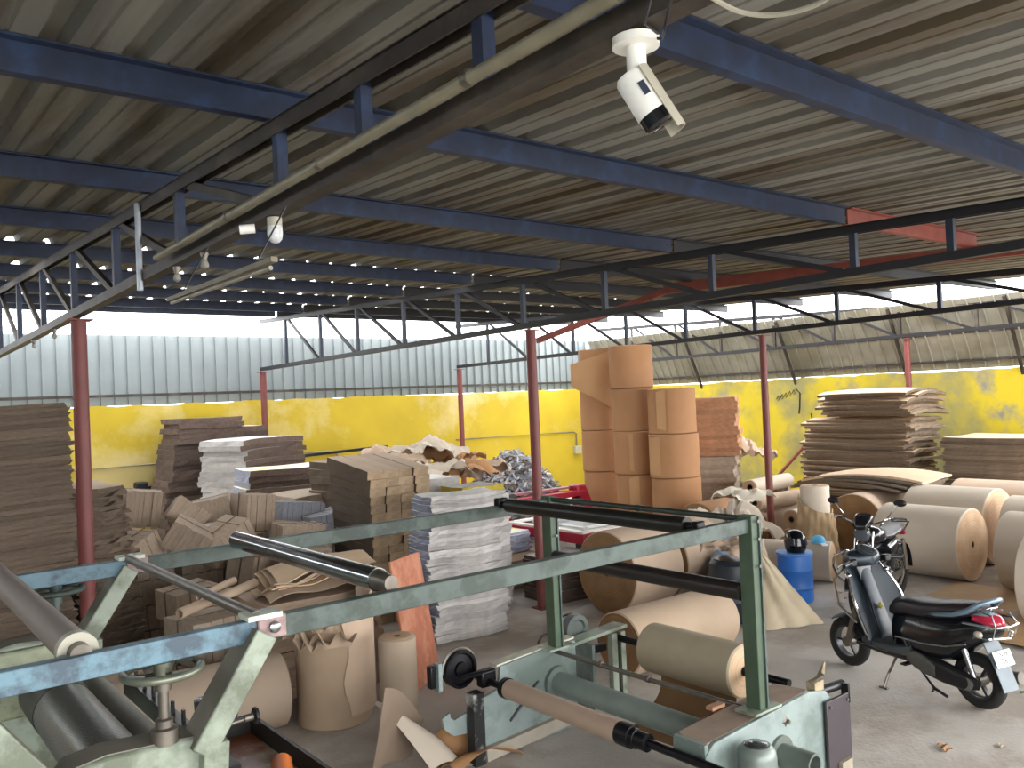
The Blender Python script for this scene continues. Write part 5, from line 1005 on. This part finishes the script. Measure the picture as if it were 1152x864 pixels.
b = MB(); b.path([(-.18, .12, .22), (-.34, .15, .10), (-.46, .16, .07)], .012, 8); b.path([(-.34, .15, .10), (-.36, .20, .09)], .01, 6); b.build('centre_stand', ChordB, sc, local=True)
b = MB(); b.bar((-.10, .12, .235), (-.10, .21, .235), .05, .014); b.build('foot_peg', Blk, sc, local=True)

# ------------------------------------------------------------------ motorcycle
mc = thing('motorcycle', 'black motorcycle with chrome crash guard parked behind the scooter', 'motorcycle', (9.22, 4.93, 0), R_(190))
TankM = mat('tank_black', '#17181c', .15)
wheel(mc, -.62, .30, .10, .21, 12); wheel(mc, .63, .30, .085, .22, 12)
b = MB(); fn = lambda a, q: Vector((.63 + .325 * math.cos(R_(10 + 140 * a)), (q - .5) * .12, .30 + .325 * math.sin(R_(10 + 140 * a)))); b.sheet(fn, 14, 4, .006); b.build('front_fender', TankM, mc, local=True)
b = MB(); fn = lambda a, q: Vector((-.62 + .34 * math.cos(R_(40 + 140 * a)), (q - .5) * .16, .30 + .34 * math.sin(R_(40 + 140 * a)))); b.sheet(fn, 14, 4, .006); b.build('rear_fender', TankM, mc, local=True)
b = MB()
for s in (1, -1): b.tube((.64, s * .085, .30), (.42, s * .085, .92), .02, 12)
b.build('fork', Chrome, mc, local=True)
b = MB(); b.path([(.26, .36, 1.04), (.34, .26, 1.05), (.40, .10, 1.0), (.40, -.10, 1.0), (.34, -.26, 1.05), (.26, -.36, 1.04)], .012, 8); hb = b.build('handlebar', Chrome, mc, local=True)
for s in (1, -1):
    b = MB(); b.tube((.34, s * .26, 1.05), (.24, s * .39, 1.04), .019, 12); b.build('grip', Blk, hb, local=True)
    b = MB(); b.path([(.36, s * .24, 1.06), (.40, s * .30, 1.055), (.31, s * .40, 1.05)], .007, 6); b.build('lever', Steel, hb, local=True)
    b = MB(); b.path([(.34, s * .22, 1.06), (.36, s * .28, 1.14), (.34, s * .34, 1.22)], .007, 6); b.build('mirror_stem', Chrome, hb, local=True)
    b = MB(); b.sphere((.335, s * .36, 1.235), .055, 14, (.35, 1.25, .7)); b.build('mirror', Blk, hb, local=True)
b = MB(); b.lathe([(.0, -.12), (.06, -.09), (.085, -.03), (.09, .02)], (.50, 0, .90), (1, 0, -.15), 22); hl = b.build('headlight', TankM, mc, local=True)
b = MB(); b.lathe([(.086, .02), (.07, .04), (0, .05)], (.50, 0, .90), (1, 0, -.15), 22); b.build('lens', mat('headlight_glass', '#4a5057', .08), hl, local=True)
b = MB(); b.loft([ell(.36, 1.05, .08, .02), ell(.42, 1.08, .10, .04), ell(.50, 1.04, .09, .06), ell(.56, .98, .06, .03)]); b.build('instrument_cowl', TankM, mc, local=True)
b = MB(); b.loft([ell(-.02, .80, .08, .05), ell(.06, .83, .12, .09), ell(.20, .85, .14, .10), ell(.32, .85, .12, .09), ell(.40, .84, .06, .05)]); tk = b.build('fuel_tank', TankM, mc, local=True)
b = MB(); b.tube((.22, 0, .94), (.22, 0, .96), .04, 18); b.build('filler_cap', Chrome, tk, local=True)
b = MB(); b.loft([ell(.02, .80, .09, .03), ell(-.15, .795, .13, .04), ell(-.4, .81, .13, .045), ell(-.62, .84, .11, .04), ell(-.70, .85, .05, .02)]); b.build('seat', SeatM, mc, local=True)
b = MB(); b.path([(-.45, .14, .80), (-.68, .14, .88), (-.76, .06, .90), (-.76, -.06, .90), (-.68, -.14, .88), (-.45, -.14, .80)], .011, 8); b.build('grab_rail', Chrome, mc, local=True)
b = MB(); b.loft([ell(-.05, .62, .12, .10), ell(-.25, .64, .13, .12), ell(-.42, .68, .10, .08)]); b.build('side_panel', TankM, mc, local=True)
b = MB(); b.box((.08, 0, .36), (.30, .22, .20)); b.tube((.05, -.16, .34), (.05, .16, .34), .10, 20); eg = b.build('engine', Smoke, mc, local=True, bevel=.02)
b = MB()
for k in range(6): b.box((.17, 0, .48 + k * .028), (.20, .22, .012))
b.build('cylinder_fins', Steel, eg, local=True)
b = MB(); b.path([(.25, -.08, .50), (.36, -.10, .36), (.25, -.13, .22), (-.1, -.15, .22), (-.35, -.17, .27), (-.75, -.18, .36)], [.02, .022, .022, .024, .04, .042], 12); b.build('exhaust', Chrome, mc, local=True)
b = MB()
for s in (1, -1): b.path([(.36, s * .04, .66), (.38, s * .22, .68), (.39, s * .36, .62), (.39, s * .38, .50), (.38, s * .34, .38), (.36, s * .18, .26), (.34, s * .05, .24)], .013, 8)
b.build('crash_guard', Chrome, mc, local=True)
b = MB(); b.tube((.42, 0, .90), (.10, 0, .66), .025, 12); b.tube((.40, 0, .86), (.30, 0, .25), .02, 12); b.tube((.30, 0, .25), (-.15, 0, .25), .02, 12); b.tube((-.15, 0, .25), (-.15, 0, .75), .02, 12); b.tube((.10, 0, .68), (-.6, 0, .76), .02, 12); b.build('frame', ChordB, mc, local=True)
for s in (1, -1):
    b = MB(); b.tube((-.60, s * .12, .34), (-.50, s * .12, .70), .025, 12); b.build('shock', Chrome, mc, local=True)
b = MB(); b.bar((-.62, .07, .30), (-.12, .07, .30), .04, .06); b.bar((-.62, -.07, .30), (-.12, -.07, .30), .04, .06); b.build('swing_arm', SteelD, mc, local=True)
b = MB(); b.box((-.80, 0, .74), (.05, .12, .07)); b.build('tail_light', MATS['tail_red'], mc, local=True, bevel=.015)
b = MB(); b.path([(-.02, .12, .25), (-.06, .2, .12), (-.08, .26, .012)], .012, 8); b.build('side_stand', SteelD, mc, local=True)
